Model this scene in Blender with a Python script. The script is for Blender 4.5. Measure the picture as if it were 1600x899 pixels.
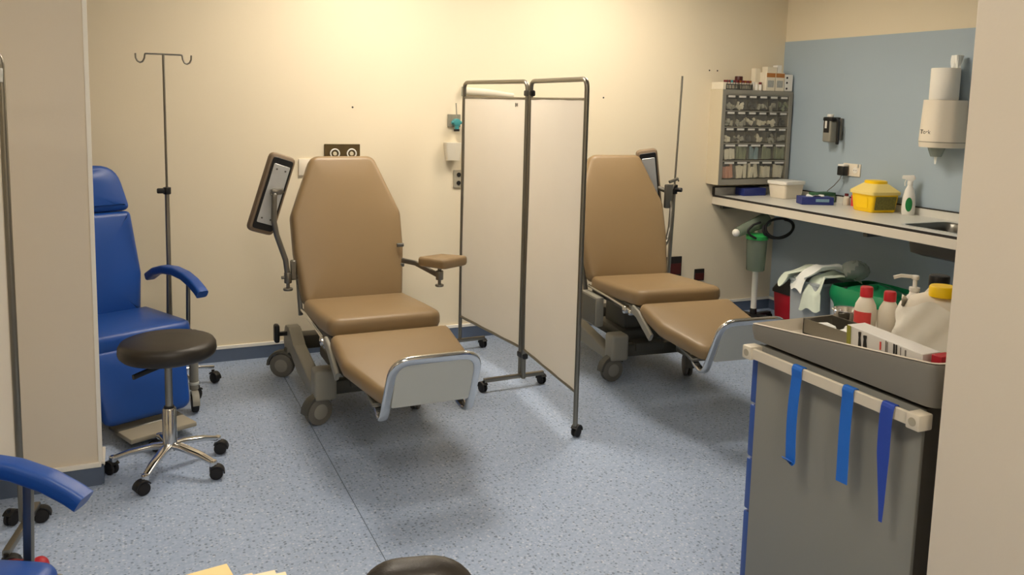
import bpy, bmesh, math, random
from mathutils import Vector as V, Matrix as M, Euler

for o in list(bpy.data.objects): bpy.data.objects.remove(o)
SC = bpy.context.scene
C = SC.collection
random.seed(7)
PI = math.pi

# ------------------------------------------------------------------ camera
cam_d = bpy.data.cameras.new('camera'); cam = bpy.data.objects.new('camera', cam_d); C.objects.link(cam)
cam_d.sensor_width = 36; cam_d.lens = 36 * 1322 / 1600
cam_d.shift_y = -(449.5 - 322) / 1600
cam_d.clip_start = 0.02
cam.matrix_world = M(((0.911, 0.028, -0.411, 0), (-0.411, 0.121, -0.903, 0), (0.025, 0.992, 0.122, 1.53), (0, 0, 0, 1)))
_R = cam.matrix_world.to_3x3(); _q = _R.to_quaternion(); cam.rotation_mode = 'QUATERNION'
cam.rotation_quaternion = _q; cam.location = (0, 0, 1.53)
SC.camera = cam

# ------------------------------------------------------------------ light and exposure
LIGHT_COL = (1.0, 0.885, 0.73)
PANELS = [  # x, y, size x, size y, emission
    (1.25, 4.05, .6, .6, 29), (2.75, 4.05, .6, .6, 29),
    (0.3, 1.75, .6, .6, 16), (2.9, 1.6, .6, .6, 3), (0.45, -.75, .6, .6, 40), (-1.7, 1.7, .6, .6, 8)]  # front panels: unseen, added to fill the partitions and screen
SC.view_settings.view_transform = 'Standard'; SC.view_settings.look = 'None'
SC.view_settings.gamma = 1.0; SC.view_settings.exposure = 0.0
SC.view_settings.use_curve_mapping = False
W = bpy.data.worlds.new('world'); SC.world = W; W.use_nodes = True
W.node_tree.nodes['Background'].inputs[0].default_value = (0.05, 0.05, 0.05, 1)
W.node_tree.nodes['Background'].inputs[1].default_value = 0.3

# ------------------------------------------------------------------ materials
def lin(c):
    if isinstance(c, str):
        c = tuple(int(c[i:i+2], 16) / 255 for i in (0, 2, 4))
    return tuple((x / 12.92 if x <= .04045 else ((x + .055) / 1.055) ** 2.4) for x in c) + (1,)
MATS = {}
def mat(name, col, rough=.5, metal=0, spec=.5, var=0.0, vscale=8, bump=0, bscale=200, trans=0, alpha=1, sss=0, coat=0):
    m = bpy.data.materials.new(name); m.use_nodes = True
    nt = m.node_tree; b = nt.nodes['Principled BSDF']
    c = lin(col)
    b.inputs['Base Color'].default_value = c
    b.inputs['Roughness'].default_value = rough
    b.inputs['Metallic'].default_value = metal
    b.inputs['Specular IOR Level'].default_value = spec
    b.inputs['Transmission Weight'].default_value = trans
    b.inputs['Alpha'].default_value = alpha
    b.inputs['Coat Weight'].default_value = coat
    if var or bump:
        tc = nt.nodes.new('ShaderNodeTexCoord')
    if var:
        n = nt.nodes.new('ShaderNodeTexNoise'); n.inputs['Scale'].default_value = vscale; n.inputs['Detail'].default_value = 4
        nt.links.new(tc.outputs['Object'], n.inputs['Vector'])
        mx = nt.nodes.new('ShaderNodeMix'); mx.data_type = 'RGBA'
        mx.inputs['A'].default_value = tuple(x * (1 - var) for x in c[:3]) + (1,)
        mx.inputs['B'].default_value = tuple(min(1, x * (1 + var)) for x in c[:3]) + (1,)
        nt.links.new(n.outputs['Fac'], mx.inputs['Factor']); nt.links.new(mx.outputs['Result'], b.inputs['Base Color'])
    if bump:
        n2 = nt.nodes.new('ShaderNodeTexNoise'); n2.inputs['Scale'].default_value = bscale; n2.inputs['Detail'].default_value = 3
        nt.links.new(tc.outputs['Object'], n2.inputs['Vector'])
        bp = nt.nodes.new('ShaderNodeBump'); bp.inputs['Strength'].default_value = bump; bp.inputs['Distance'].default_value = .002
        nt.links.new(n2.outputs['Fac'], bp.inputs['Height']); nt.links.new(bp.outputs['Normal'], b.inputs['Normal'])
    MATS[name] = m
    return m

mat('cream_paint', 'e8dcc2', .75, var=.025, vscale=1.5, bump=.12, bscale=90)
mat('partition_paint', 'e3d8c6', .75, var=.02, vscale=1.5, bump=.12, bscale=90)
mat('ceiling_paint', 'efeade', .85, bump=.1, bscale=60)
mat('blue_panel', 'a6b7c4', .5, var=.03, vscale=3, bump=.08, bscale=150)
mat('skirting', '5a687f', .55, var=.06, vscale=30)
mat('white_trim', 'f4f0e6', .5)
mat('tan_vinyl', '8c7554', .42, var=.05, vscale=5, bump=.18, bscale=420)
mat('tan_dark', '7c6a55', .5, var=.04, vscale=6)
mat('blue_vinyl', '174a9c', .38, var=.06, vscale=5, bump=.15, bscale=400)
mat('black_vinyl', '241f19', .42, var=.08, vscale=7, bump=.2, bscale=380)
mat('black_plastic', '121214', .45)
mat('black_rubber', '17171a', .7)
mat('chrome', 'd9d9d8', .13, 1)
mat('brushed_steel', '9b9890', .35, 1, var=.05, vscale=40)
mat('steel_plate', 'd6d8d8', .42, .75, var=.06, vscale=30)
mat('screen_tube', '8b867b', .36, 1, var=.04, vscale=30)
mat('grey_base', '908e84', .5, var=.03, vscale=8)
mat('grey_base_dark', '55544d', .5)
mat('mech_grey', '6a6a66', .4, .6)
mat('wheel_grey', '6f6c66', .5)
mat('foot_panel', 'c8cac2', .4, var=.02)
mat('arm_metal', '7d7a72', .35, .8)
mat('trolley_grey', '868680', .5, var=.02, vscale=6, bump=.08, bscale=300)
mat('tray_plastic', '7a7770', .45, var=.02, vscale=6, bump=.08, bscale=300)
mat('tray_lit_inside', 'cfc6b6', .5, var=.02, vscale=6)  # tray's inside and lip, paler than its shell: light put into the colour
mat('trolley_dark', '55514a', .55)
mat('trolley_blue', '33539a', .4)
mat('rail_cream', 'd6cdbb', .4)
mat('strap_blue', '1667c8', .6, var=.05, vscale=40, bump=.3, bscale=600)
mat('strap_dark', '2244a8', .6, var=.05, vscale=40, bump=.3, bscale=600)
mat('white_plastic', 'efece4', .4)
mat('white_plastic_warm', 'efe5d2', .42)
mat('paper_white', 'f3efe4', .85, bump=.25, bscale=60)
mat('laminate', 'd6d4cc', .35, var=.03, vscale=60)
mat('edge_white', 'dcd4c4', .45)
mat('edge_black', '1d1a18', .5)
mat('yellow_plastic', 'ffd200', .4)
mat('yellow_lid', 'f0d985', .4)
mat('label_dark', '76702f', .6, var=.6, vscale=70)
mat('green_label', '17803f', .5, var=.15, vscale=60)
mat('red_cap', 'c8202c', .4)
mat('red_plastic', 'b0182a', .45)
mat('red_label', 'd8433f', .55, var=.12, vscale=70)
mat('dark_red', '4a1714', .5)
mat('hdpe', 'ece3d2', .4, spec=.4)
mat('carton_white', 'dcd9d4', .65)
mat('carton_olive', '8d8c32', .65)
mat('ink_black', '171614', .6)
mat('ink_grey', '66605d', .6)
mat('blue_box', '27357c', .5, var=.12, vscale=50)
mat('green_box', '2c5a3c', .55, var=.3, vscale=60)
mat('tissue', 'f0f2ee', .9)
mat('cabinet_grey', '8d8a80', .5)
mat('cabinet_side', 'cfc4aa', .55)
mat('cavity', '2a2b29', .8)
mat('label_white', 'd8d6cf', .7)
mat('packet_white', 'efece2', .6, var=.15, vscale=60)
mat('packet_blue', '7fa3bb', .5, var=.15, vscale=60)
mat('packet_green', '8d9880', .6, var=.2, vscale=70)
mat('packet_pink', 'd49a86', .6, var=.15, vscale=60)
mat('packet_grey', 'a9aaa4', .5, var=.3, vscale=80)
mat('brown_glass', '8a4a20', .25)
mat('maroon_cap', '6b1f26', .4)
mat('teal', '3f8f94', .4)
mat('orange_print', 'b5763a', .6, var=.1, vscale=50)
mat('carton_cream', 'e6ddc8', .65, var=.04, vscale=20)
mat('bin_grey', 'a9b0b4', .5, var=.04)
mat('gown_green', 'dbe5d6', .85, bump=.3, bscale=40)
mat('bag_green', '1c8a58', .32, var=.12, vscale=14)
mat('manila', 'f2d79d', .75, var=.03)
mat('manila_pale', 'f6e6c4', .75)
mat('desk_top', 'b9a98c', .5, var=.05)
mat('wall_box_grey', '8f8a7a', .45)
mat('bronze', '5a4a2c', .4, .3, var=.3, vscale=25)
mat('green_lid', '2f9a4f', .35)
mat('hole_dark', '2b251d', .8)
mat('beige_plate', 'a39c8a', .5)

def glassy(name, tint, fac=.8, rough=.08):
    m = bpy.data.materials.new(name); m.use_nodes = True; nt = m.node_tree; nt.nodes.clear()
    out = nt.nodes.new('ShaderNodeOutputMaterial'); t = nt.nodes.new('ShaderNodeBsdfTransparent'); p = nt.nodes.new('ShaderNodeBsdfPrincipled')
    t.inputs[0].default_value = lin(tint); p.inputs['Base Color'].default_value = lin(tint); p.inputs['Roughness'].default_value = rough
    mx = nt.nodes.new('ShaderNodeMixShader'); mx.inputs[0].default_value = fac
    nt.links.new(p.outputs[0], mx.inputs[1]); nt.links.new(t.outputs[0], mx.inputs[2]); nt.links.new(mx.outputs[0], out.inputs[0])
    MATS[name] = m
glassy('drawer_clear', 'f4f3ee', .93, .12)
glassy('clear_plastic', 'cfd6d0', .6, .15)
glassy('clear_jar', 'b4c2b2', .68, .2)
glassy('milky', 'ece6d6', .25, .4)

def cloth(name, col, tr=.35):
    m = bpy.data.materials.new(name); m.use_nodes = True; nt = m.node_tree; nt.nodes.clear()
    out = nt.nodes.new('ShaderNodeOutputMaterial'); d = nt.nodes.new('ShaderNodeBsdfDiffuse'); t = nt.nodes.new('ShaderNodeBsdfTranslucent')
    tc = nt.nodes.new('ShaderNodeTexCoord'); n = nt.nodes.new('ShaderNodeTexNoise'); n.inputs['Scale'].default_value = 5; n.inputs['Detail'].default_value = 5
    mp = nt.nodes.new('ShaderNodeMix'); mp.data_type = 'RGBA'; c = lin(col)
    mp.inputs['A'].default_value = tuple(x * .96 for x in c[:3]) + (1,); mp.inputs['B'].default_value = c
    nt.links.new(tc.outputs['Object'], n.inputs['Vector']); nt.links.new(n.outputs['Fac'], mp.inputs['Factor'])
    nt.links.new(mp.outputs['Result'], d.inputs[0]); nt.links.new(mp.outputs['Result'], t.inputs[0])
    mx = nt.nodes.new('ShaderNodeMixShader'); mx.inputs[0].default_value = tr
    nt.links.new(d.outputs[0], mx.inputs[1]); nt.links.new(t.outputs[0], mx.inputs[2]); nt.links.new(mx.outputs[0], out.inputs[0])
    MATS[name] = m
cloth('screen_cloth', 'faf4e9', .28)

def floor_material():
    m = bpy.data.materials.new('speckled_vinyl'); m.use_nodes = True; nt = m.node_tree; L = nt.links.new
    b = nt.nodes['Principled BSDF']; b.inputs['Roughness'].default_value = .42; b.inputs['Specular IOR Level'].default_value = .35
    tc = nt.nodes.new('ShaderNodeTexCoord')
    big = nt.nodes.new('ShaderNodeTexNoise'); big.inputs['Scale'].default_value = 60; big.inputs['Detail'].default_value = 6; big.inputs['Roughness'].default_value = .7
    L(tc.outputs['Object'], big.inputs['Vector'])
    r0 = nt.nodes.new('ShaderNodeValToRGB'); r0.color_ramp.elements[0].position = .35; r0.color_ramp.elements[1].position = .65
    r0.color_ramp.elements[0].color = lin('95a7c5'); r0.color_ramp.elements[1].color = lin('acbcd6')
    L(big.outputs['Fac'], r0.inputs['Fac'])
    prev = r0.outputs['Color']
    for sc, thr, pick, col in ((52, .24, .20, '46536c'), (80, .26, .22, '66748c'), (62, .28, .10, 'cdd5e2'), (95, .30, .18, 'c4cddd')):
        v = nt.nodes.new('ShaderNodeTexVoronoi'); v.voronoi_dimensions = '2D'; v.inputs['Scale'].default_value = sc
        ns = nt.nodes.new('ShaderNodeVectorMath'); ns.operation = 'ADD'; ns.inputs[1].default_value = (sc * .37, sc * .11, 0)
        L(tc.outputs['Object'], ns.inputs[0]); L(ns.outputs[0], v.inputs['Vector'])
        lt = nt.nodes.new('ShaderNodeMath'); lt.operation = 'LESS_THAN'; lt.inputs[1].default_value = thr; L(v.outputs['Distance'], lt.inputs[0])
        sp = nt.nodes.new('ShaderNodeSeparateColor'); L(v.outputs['Color'], sp.inputs[0])
        l2 = nt.nodes.new('ShaderNodeMath'); l2.operation = 'LESS_THAN'; l2.inputs[1].default_value = pick; L(sp.outputs[0], l2.inputs[0])
        mu = nt.nodes.new('ShaderNodeMath'); mu.operation = 'MULTIPLY'; L(lt.outputs[0], mu.inputs[0]); L(l2.outputs[0], mu.inputs[1])
        m2 = nt.nodes.new('ShaderNodeMath'); m2.operation = 'MULTIPLY'; m2.inputs[1].default_value = .62; L(mu.outputs[0], m2.inputs[0])
        mx = nt.nodes.new('ShaderNodeMix'); mx.data_type = 'RGBA'; mx.inputs['B'].default_value = lin(col)
        L(m2.outputs[0], mx.inputs['Factor']); L(prev, mx.inputs['A']); prev = mx.outputs['Result']
    L(prev, b.inputs['Base Color'])
    MATS['speckled_vinyl'] = m
floor_material()

def emit(name, col, s):
    m = bpy.data.materials.new(name); m.use_nodes = True; nt = m.node_tree; nt.nodes.clear()
    out = nt.nodes.new('ShaderNodeOutputMaterial'); e = nt.nodes.new('ShaderNodeEmission')
    e.inputs[0].default_value = tuple(col) + (1,); e.inputs[1].default_value = s; nt.links.new(e.outputs[0], out.inputs[0])
    MATS[name] = m

# ------------------------------------------------------------------ mesh helpers
def rpoly(pts, r, n=5):
    """round the corners of a closed 2D polygon"""
    out = []; k = len(pts)
    for i in range(k):
        p = V(pts[i]); a = V(pts[i-1]); b = V(pts[(i+1) % k])
        ri = r[i] if isinstance(r, (list, tuple)) else r
        da = (a - p); db = (b - p); la, lb = da.length, db.length; da.normalize(); db.normalize()
        ang = da.angle(db); 
        if ri <= 0 or ang > PI - .02: out.append(tuple(p)); continue
        t = min(ri / math.tan(ang / 2), la * .49, lb * .49); 
        for j in range(n + 1):
            u = j / n; q = (p + da * t) * (1-u)**2 + p * 2*u*(1-u) + (p + db * t) * u*u
            out.append(tuple(q))
    return out
def rrect(w, h, r, n=4, c=(0, 0)):
    return rpoly([(c[0]-w/2, c[1]-h/2), (c[0]+w/2, c[1]-h/2), (c[0]+w/2, c[1]+h/2), (c[0]-w/2, c[1]+h/2)], r, n)
def fillet(pts, r, n=5):
    """round the inner corners of an open 3D path"""
    pts = [V(p) for p in pts]; out = [pts[0]]
    for i in range(1, len(pts) - 1):
        p = pts[i]; da = pts[i-1] - p; db = pts[i+1] - p; la, lb = da.length, db.length; da.normalize(); db.normalize()
        ang = da.angle(db)
        if ang > PI - .03: out.append(p); continue
        t = min(r / math.tan(ang / 2), la * .49, lb * .49)
        for j in range(n + 1):
            u = j / n; out.append((p + da*t)*(1-u)**2 + p*2*u*(1-u) + (p + db*t)*u*u)
    out.append(pts[-1]); return out
def frame(o, x, y):
    """matrix with given origin, x and y directions"""
    x = V(x).normalized(); y = V(y); y = (y - x * y.dot(x)).normalized(); z = x.cross(y)
    return M(((x.x, y.x, z.x, o[0]), (x.y, y.y, z.y, o[1]), (x.z, y.z, z.z, o[2]), (0, 0, 0, 1)))
def rot(ax, deg): return M.Rotation(math.radians(deg), 4, ax)
def tr(x, y, z): return M.Translation((x, y, z))

class G:
    def __init__(s): s.bm = bmesh.new()
    def _bev(s, verts, off, seg):
        es = set()
        for v in verts: es.update(v.link_edges)
        bmesh.ops.bevel(s.bm, geom=list(es), offset=off, segments=seg, affect='EDGES', profile=.5, clamp_overlap=True)
    def box(s, c, size, bev=0, seg=2, m=None):
        mm = tr(*c) @ M.Diagonal((*size, 1))
        if m is not None: mm = m @ mm
        r = bmesh.ops.create_cube(s.bm, size=1, matrix=mm)
        if bev: s._bev(r['verts'], bev, seg)
        return s
    def prism(s, outline, z0, z1, m=None, bev=0, seg=3):
        m = m or M.Identity(4)
        a = [s.bm.verts.new(m @ V((x, y, z0))) for x, y in outline]; b = [s.bm.verts.new(m @ V((x, y, z1))) for x, y in outline]
        n = len(a); f0 = s.bm.faces.new(a[::-1]); f1 = s.bm.faces.new(b)
        for i in range(n): s.bm.faces.new((a[i], a[(i+1) % n], b[(i+1) % n], b[i]))
        if bev:
            bmesh.ops.bevel(s.bm, geom=list(set(f0.edges) | set(f1.edges)), offset=bev, segments=seg, affect='EDGES', profile=.5, clamp_overlap=True)
        return s
    def pad(s, outline, t, m=None, bev=.03, dome=.012, seg=4):
        """upholstered cushion: rounded rim, slightly domed top (top at z=0, underside at -t)"""
        m = m or M.Identity(4); n = len(outline)
        cx = sum(p[0] for p in outline) / n; cy = sum(p[1] for p in outline) / n
        def ring(k, z):
            # inset by k metres towards the centre
            out = []
            for i, (x, y) in enumerate(outline):
                p0 = V(outline[i-1]); p1 = V(outline[(i+1) % n]); t_ = (p1 - p0)
                nn = V((-t_.y, t_.x)); nn = nn.normalized() if nn.length > 1e-9 else V((0, 0))
                if nn.dot(V((cx, cy)) - V((x, y))) < 0: nn = -nn
                out.append(s.bm.verts.new(m @ V((x + nn.x * k, y + nn.y * k, z))))
            return out
        rings = [ring(bev*.9, -t), ring(bev*.3, -t + bev*.3), ring(0, -t + bev)]
        for i in range(seg + 1):
            a = PI/2 * i / seg; rings.append(ring(bev * (1 - math.cos(a)), -bev + bev * math.sin(a)))
        def scaled(f, z): return [s.bm.verts.new(m @ V((cx + (x-cx)*f, cy + (y-cy)*f, z))) for x, y in outline]
        for f, z in ((.72, dome*.6), (.4, dome*.9)): rings.append(scaled(f, z))
        for a, b in zip(rings, rings[1:]):
            for i in range(n): s.bm.faces.new((a[i], a[(i+1) % n], b[(i+1) % n], b[i]))
        s.bm.faces.new(rings[0][::-1])
        c = s.bm.verts.new(m @ V((cx, cy, dome)))
        for i in range(n): s.bm.faces.new((rings[-1][i], rings[-1][(i+1) % n], c))
        return s
    def lathe(s, prof, m=None, seg=24):
        m = m or M.Identity(4); rings = []
        for r, z in prof:
            if r < 1e-5: rings.append([s.bm.verts.new(m @ V((0, 0, z)))])
            else: rings.append([s.bm.verts.new(m @ V((r*math.cos(2*PI*i/seg), r*math.sin(2*PI*i/seg), z))) for i in range(seg)])
        for a, b in zip(rings, rings[1:]):
            for i in range(seg):
                j = (i+1) % seg
                if len(a) == 1 and len(b) == 1: continue
                if len(a) == 1: s.bm.faces.new((a[0], b[j], b[i]))
                elif len(b) == 1: s.bm.faces.new((a[i], a[j], b[0]))
                else: s.bm.faces.new((a[i], a[j], b[j], b[i]))
        if len(rings[0]) > 1: s.bm.faces.new(rings[0][::-1])
        if len(rings[-1]) > 1: s.bm.faces.new(rings[-1])
        return s
    def cyl(s, p0, p1, r, r1=None, seg=18, bev=0):
        p0, p1 = V(p0), V(p1); d = p1 - p0; L = d.length
        q = V((0, 0, 1)).rotation_difference(d).to_matrix().to_4x4(); m = M.Translation(p0) @ q
        r1 = r if r1 is None else r1
        if bev: return s.lathe([(0, 0), (r-bev, 0), (r-bev*.3, bev*.3), (r, bev), (r1, L-bev), (r1-bev*.3, L-bev*.3), (r1-bev, L), (0, L)], m, seg)
        return s.lathe([(0, 0), (r, 0), (r1, L), (0, L)], m, seg)
    def sweep(s, pts, prof, side=None, closed=False, caps=True, scale=None):
        """sweep a closed 2D profile along a 3D path; side keeps the profile x axis fixed"""
        pts = [V(p) for p in pts]; n = len(pts); rings = []
        up = None
        for i, p in enumerate(pts):
            if closed: t = (pts[(i+1) % n] - pts[i-1]).normalized()
            else: t = (pts[min(i+1, n-1)] - pts[max(i-1, 0)]).normalized()
            if side is not None:
                x = V(side); x = (x - t * x.dot(t)).normalized()
            else:
                if up is None:
                    up = V((0, 0, 1)) if abs(t.z) < .9 else V((1, 0, 0))
                x = up - t * up.dot(t)
                x.normalize(); up = x
            y = t.cross(x); k = scale[i] if scale else 1
            rings.append([s.bm.verts.new(p + x * a * k + y * b * k) for a, b in prof])
        k = len(prof); R = list(zip(rings, rings[1:])) + ([(rings[-1], rings[0])] if closed else [])
        for a, b in R:
            for i in range(k): s.bm.faces.new((a[i], a[(i+1) % k], b[(i+1) % k], b[i]))
        if caps and not closed:
            s.bm.faces.new(rings[0][::-1]); s.bm.faces.new(rings[-1])
        return s
    def tube(s, pts, r, seg=10, fil=0, closed=False, scale=None):
        if fil: pts = fillet(pts, fil)
        return s.sweep(pts, [(r*math.cos(2*PI*i/seg), r*math.sin(2*PI*i/seg)) for i in range(seg)], closed=closed, scale=scale)
    def ball(s, c, r, sc=(1, 1, 1), u=16, v=10):
        bmesh.ops.create_uvsphere(s.bm, u_segments=u, v_segments=v, radius=r, matrix=tr(*c) @ M.Diagonal((*sc, 1)))
        return s
    def grid(s, fn, nu, nv, thick=0):
        vs = [[s.bm.verts.new(fn(i/nu, j/nv)) for j in range(nv+1)] for i in range(nu+1)]
        for i in range(nu):
            for j in range(nv): s.bm.faces.new((vs[i][j], vs[i+1][j], vs[i+1][j+1], vs[i][j+1]))
        if thick:
            bmesh.ops.recalc_face_normals(s.bm, faces=s.bm.faces[:])
            bmesh.ops.solidify(s.bm, geom=s.bm.faces[:], thickness=thick)
        return s
    def mesh(s, name, sharp=40):
        bmesh.ops.recalc_face_normals(s.bm, faces=s.bm.faces[:])
        me = bpy.data.meshes.new(name); s.bm.to_mesh(me); s.bm.free()
        for p in me.polygons: p.use_smooth = True
        me.set_sharp_from_angle(angle=math.radians(sharp))
        return me
    def obj(s, name, m, parent=None, sharp=40):
        me = s.mesh(name, sharp); me.materials.append(MATS[m])
        o = bpy.data.objects.new(name, me); C.objects.link(o)
        if parent is not None: o.parent = parent
        return o

def inst(name, me, loc, parent=None, rz=0, m=None):
    o = bpy.data.objects.new(name, me); C.objects.link(o)
    if m is not None: o.matrix_local = m
    else: o.location = loc; o.rotation_euler = (0, 0, rz)
    if parent is not None: o.parent = parent
    return o
def tag(o, label, cat, group=None):
    o['label'] = label; o['category'] = cat
    if group: o['group'] = group
    return o
def thing(name, label, cat, loc=(0, 0, 0), rz=0, group=None):
    o = bpy.data.objects.new(name, None); C.objects.link(o); o.empty_display_size = .05
    o.location = loc; o.rotation_euler = (0, 0, math.radians(rz)); return tag(o, label, cat, group)
def place(o, loc, rz=0): o.location = loc; o.rotation_euler = (0, 0, math.radians(rz)); return o
def struct(o, label=None):
    o['kind'] = 'structure'
    if label: o['label'] = label
    return o
def text_mesh(name, s, size, mtx, material, parent=None):
    cu = bpy.data.curves.new(name, 'FONT'); cu.body = s; cu.size = size; cu.extrude = .0006; cu.align_x = 'CENTER'; cu.align_y = 'CENTER'
    t = bpy.data.objects.new('tmp_text', cu); C.objects.link(t)
    bpy.context.view_layer.update()
    me = bpy.data.meshes.new_from_object(t.evaluated_get(bpy.context.evaluated_depsgraph_get()))
    bpy.data.objects.remove(t); me.name = name; me.materials.clear(); me.materials.append(MATS[material])
    o = bpy.data.objects.new(name, me); C.objects.link(o); o.matrix_local = mtx
    if parent is not None: o.parent = parent
    return o

# ------------------------------------------------------------------ the room
XR, YB, ZC = 4.483, 5.0, 2.6
XL, YF = -2.6, -2.4
struct(G().box(((XL+XR)/2, (YB+YF)/2, -.05), (XR-XL+.4, YB-YF+.4, .1)).obj('floor', 'speckled_vinyl'), 'blue-grey speckled vinyl floor')
fl = bpy.data.objects['floor']
G().box((.745, (YB-.1+1.2)/2, .0003), (.003, YB-.1-1.2, .0006)).obj('floor_seam', 'skirting', fl)
struct(G().box(((XL+XR)/2, (YB+YF)/2, ZC+.05), (XR-XL+.4, YB-YF+.4, .1)).obj('ceiling', 'ceiling_paint'), 'white ceiling')
wb = struct(G().box(((XL+XR)/2, YB+.1, ZC/2), (XR-XL+.4, .2, ZC)).obj('wall_back', 'cream_paint'), 'cream painted back wall')
for x, z in ((1.22, 1.476), (2.935, 1.575), (3.80, 1.79), (3.87, 1.79), (3.58, 1.0)):
    G().cyl((x, YB-.001, z), (x, YB+.002, z), .006, seg=8).obj('screw_hole', 'hole_dark', wb)
wr = struct(G().box((XR+.1, (YB+YF)/2, ZC/2), (.2, YB-YF+.2, ZC)).obj('wall_right', 'cream_paint'), 'right wall with blue splash panel')
G().box((XR-.003, (YB+1.2)/2, 1.012), (.006, YB-1.2, 2.024)).obj('wall_panel', 'blue_panel', wr)
struct(G().box((XL-.1, (YB+YF)/2, ZC/2), (.2, YB-YF+.2, ZC)).obj('wall_left', 'cream_paint'))
struct(G().box(((XL+XR)/2, YF-.1, ZC/2), (XR-XL+.4, .2, ZC)).obj('wall_front', 'cream_paint'))
# partition on the left and the wall beside the doorway on the right
struct(G().box(((XL-.13)/2, 3.534+.075, ZC/2), (-.13-XL, .15, ZC), .004, 1).obj('wall_partition', 'partition_paint'), 'partition wall hiding half of the blue recliner')
struct(G().box((1.56+.08, (1.2+YF)/2, ZC/2), (.16, 1.2-YF, ZC), .006, 2).obj('wall_doorway', 'partition_paint'), 'beige wall beside the trolley')
struct(G().box((-.1325, 3.531, (.094+ZC)/2), (.015, .008, ZC-.094)).obj('trim_1', 'white_trim'), 'white corner bead')
# skirting: coved blue vinyl with a white capping strip
def skirting(name, tname, p, size, off):
    struct(G().box(p, size).obj(name, 'skirting'))
    struct(G().box((p[0]+off[0], p[1]+off[1], .094-.010), (size[0]+abs(off[0])*2, size[1]+abs(off[1])*2, .020), .002, 1).obj(tname, 'white_trim'))
skirting('baseboard_back', 'trim_2', ((XL+XR)/2, YB-.004, .041), (XR-XL, .008, .082), (0, -.002))
skirting('baseboard_partition', 'trim_3', ((XL-.13)/2, 3.534-.004, .041), (-.13-XL, .008, .082), (0, -.002))
skirting('baseboard_partition_end', 'trim_4', (-.126, 3.609, .041), (.008, .15, .082), (.002, 0))
skirting('baseboard_right', 'trim_5', (XR-.010, (YB+1.2)/2, .041), (.008, YB-1.2, .082), (-.002, 0))

for i, (x, y, sx, sy, e) in enumerate(PANELS):
    emit('panel_light_%d' % i, LIGHT_COL, e)
    where = ('over the tan treatment chair beside the stool', 'over the tan treatment chair beside the counter', 'over the open floor by the desk, added as fill',
             'near the doorway wall, added as fill', 'behind the desk, added as fill', 'over the left bay')[i]
    t = thing('ceiling_light', 'square recessed ceiling light panel ' + where, 'ceiling light', (x, y, ZC), 0, 'ceiling light panels')
    g = G()
    for a in (-1, 1):
        g.box((a*(sx/2+.012), 0, -.008), (.024, sy+.048, .016)); g.box((0, a*(sy/2+.012), -.008), (sx, .024, .016))
    g.obj('frame', 'white_trim', t)
    G().box((0, 0, -.004), (sx, sy, .006)).obj('diffuser', 'panel_light_%d' % i, t)

# ------------------------------------------------------------------ castors
def castor(parent, loc, r, w, ang, wheel_mat='black_rubber', fork_mat='black_plastic', name='castor', hub=None, twin=False):
    """swivel castor: housing + wheel; loc is the point on the floor below the swivel"""
    x, y, z0 = loc; a = math.radians(ang); dx, dy = math.cos(a)*r*.45, math.sin(a)*r*.45
    mm = tr(x, y, z0) @ M.Rotation(a, 4, 'Z')
    g = G()
    g.cyl(mm @ V((0, 0, r*1.9)), mm @ V((0, 0, r*2.5)), r*.28, seg=10)
    arc = [(r*.45 + r*1.16*math.cos(t), r + r*1.16*math.sin(t)) for t in [PI*k/10 for k in range(0, 9)]]
    g.sweep([mm @ V((px, 0, pz)) for px, pz in arc], rrect(w*1.1, r*.22, r*.06, 2), side=mm.to_3x3() @ V((0, 1, 0)))
    p = g.obj(name, fork_mat, parent)
    wc = mm @ V((r*.45, 0, r)); ax = (mm.to_3x3() @ V((0, 1, 0)))
    g = G(); b = w*.18
    if twin:
        for sgn in (-1, 1):
            g.cyl(wc + ax*sgn*w*.12, wc + ax*sgn*w*.5, r, r, seg=20, bev=min(b, w*.15))
    else:
        g.cyl(wc - ax*w*.5, wc + ax*w*.5, r, r, seg=22, bev=b)
    wl = g.obj('wheel', wheel_mat, p)
    if hub:
        g = G()
        g.cyl(wc - ax*w*.56, wc + ax*w*.56, r*.55, seg=18, bev=w*.05); g.obj('hub', hub, p)
    return p

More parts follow.
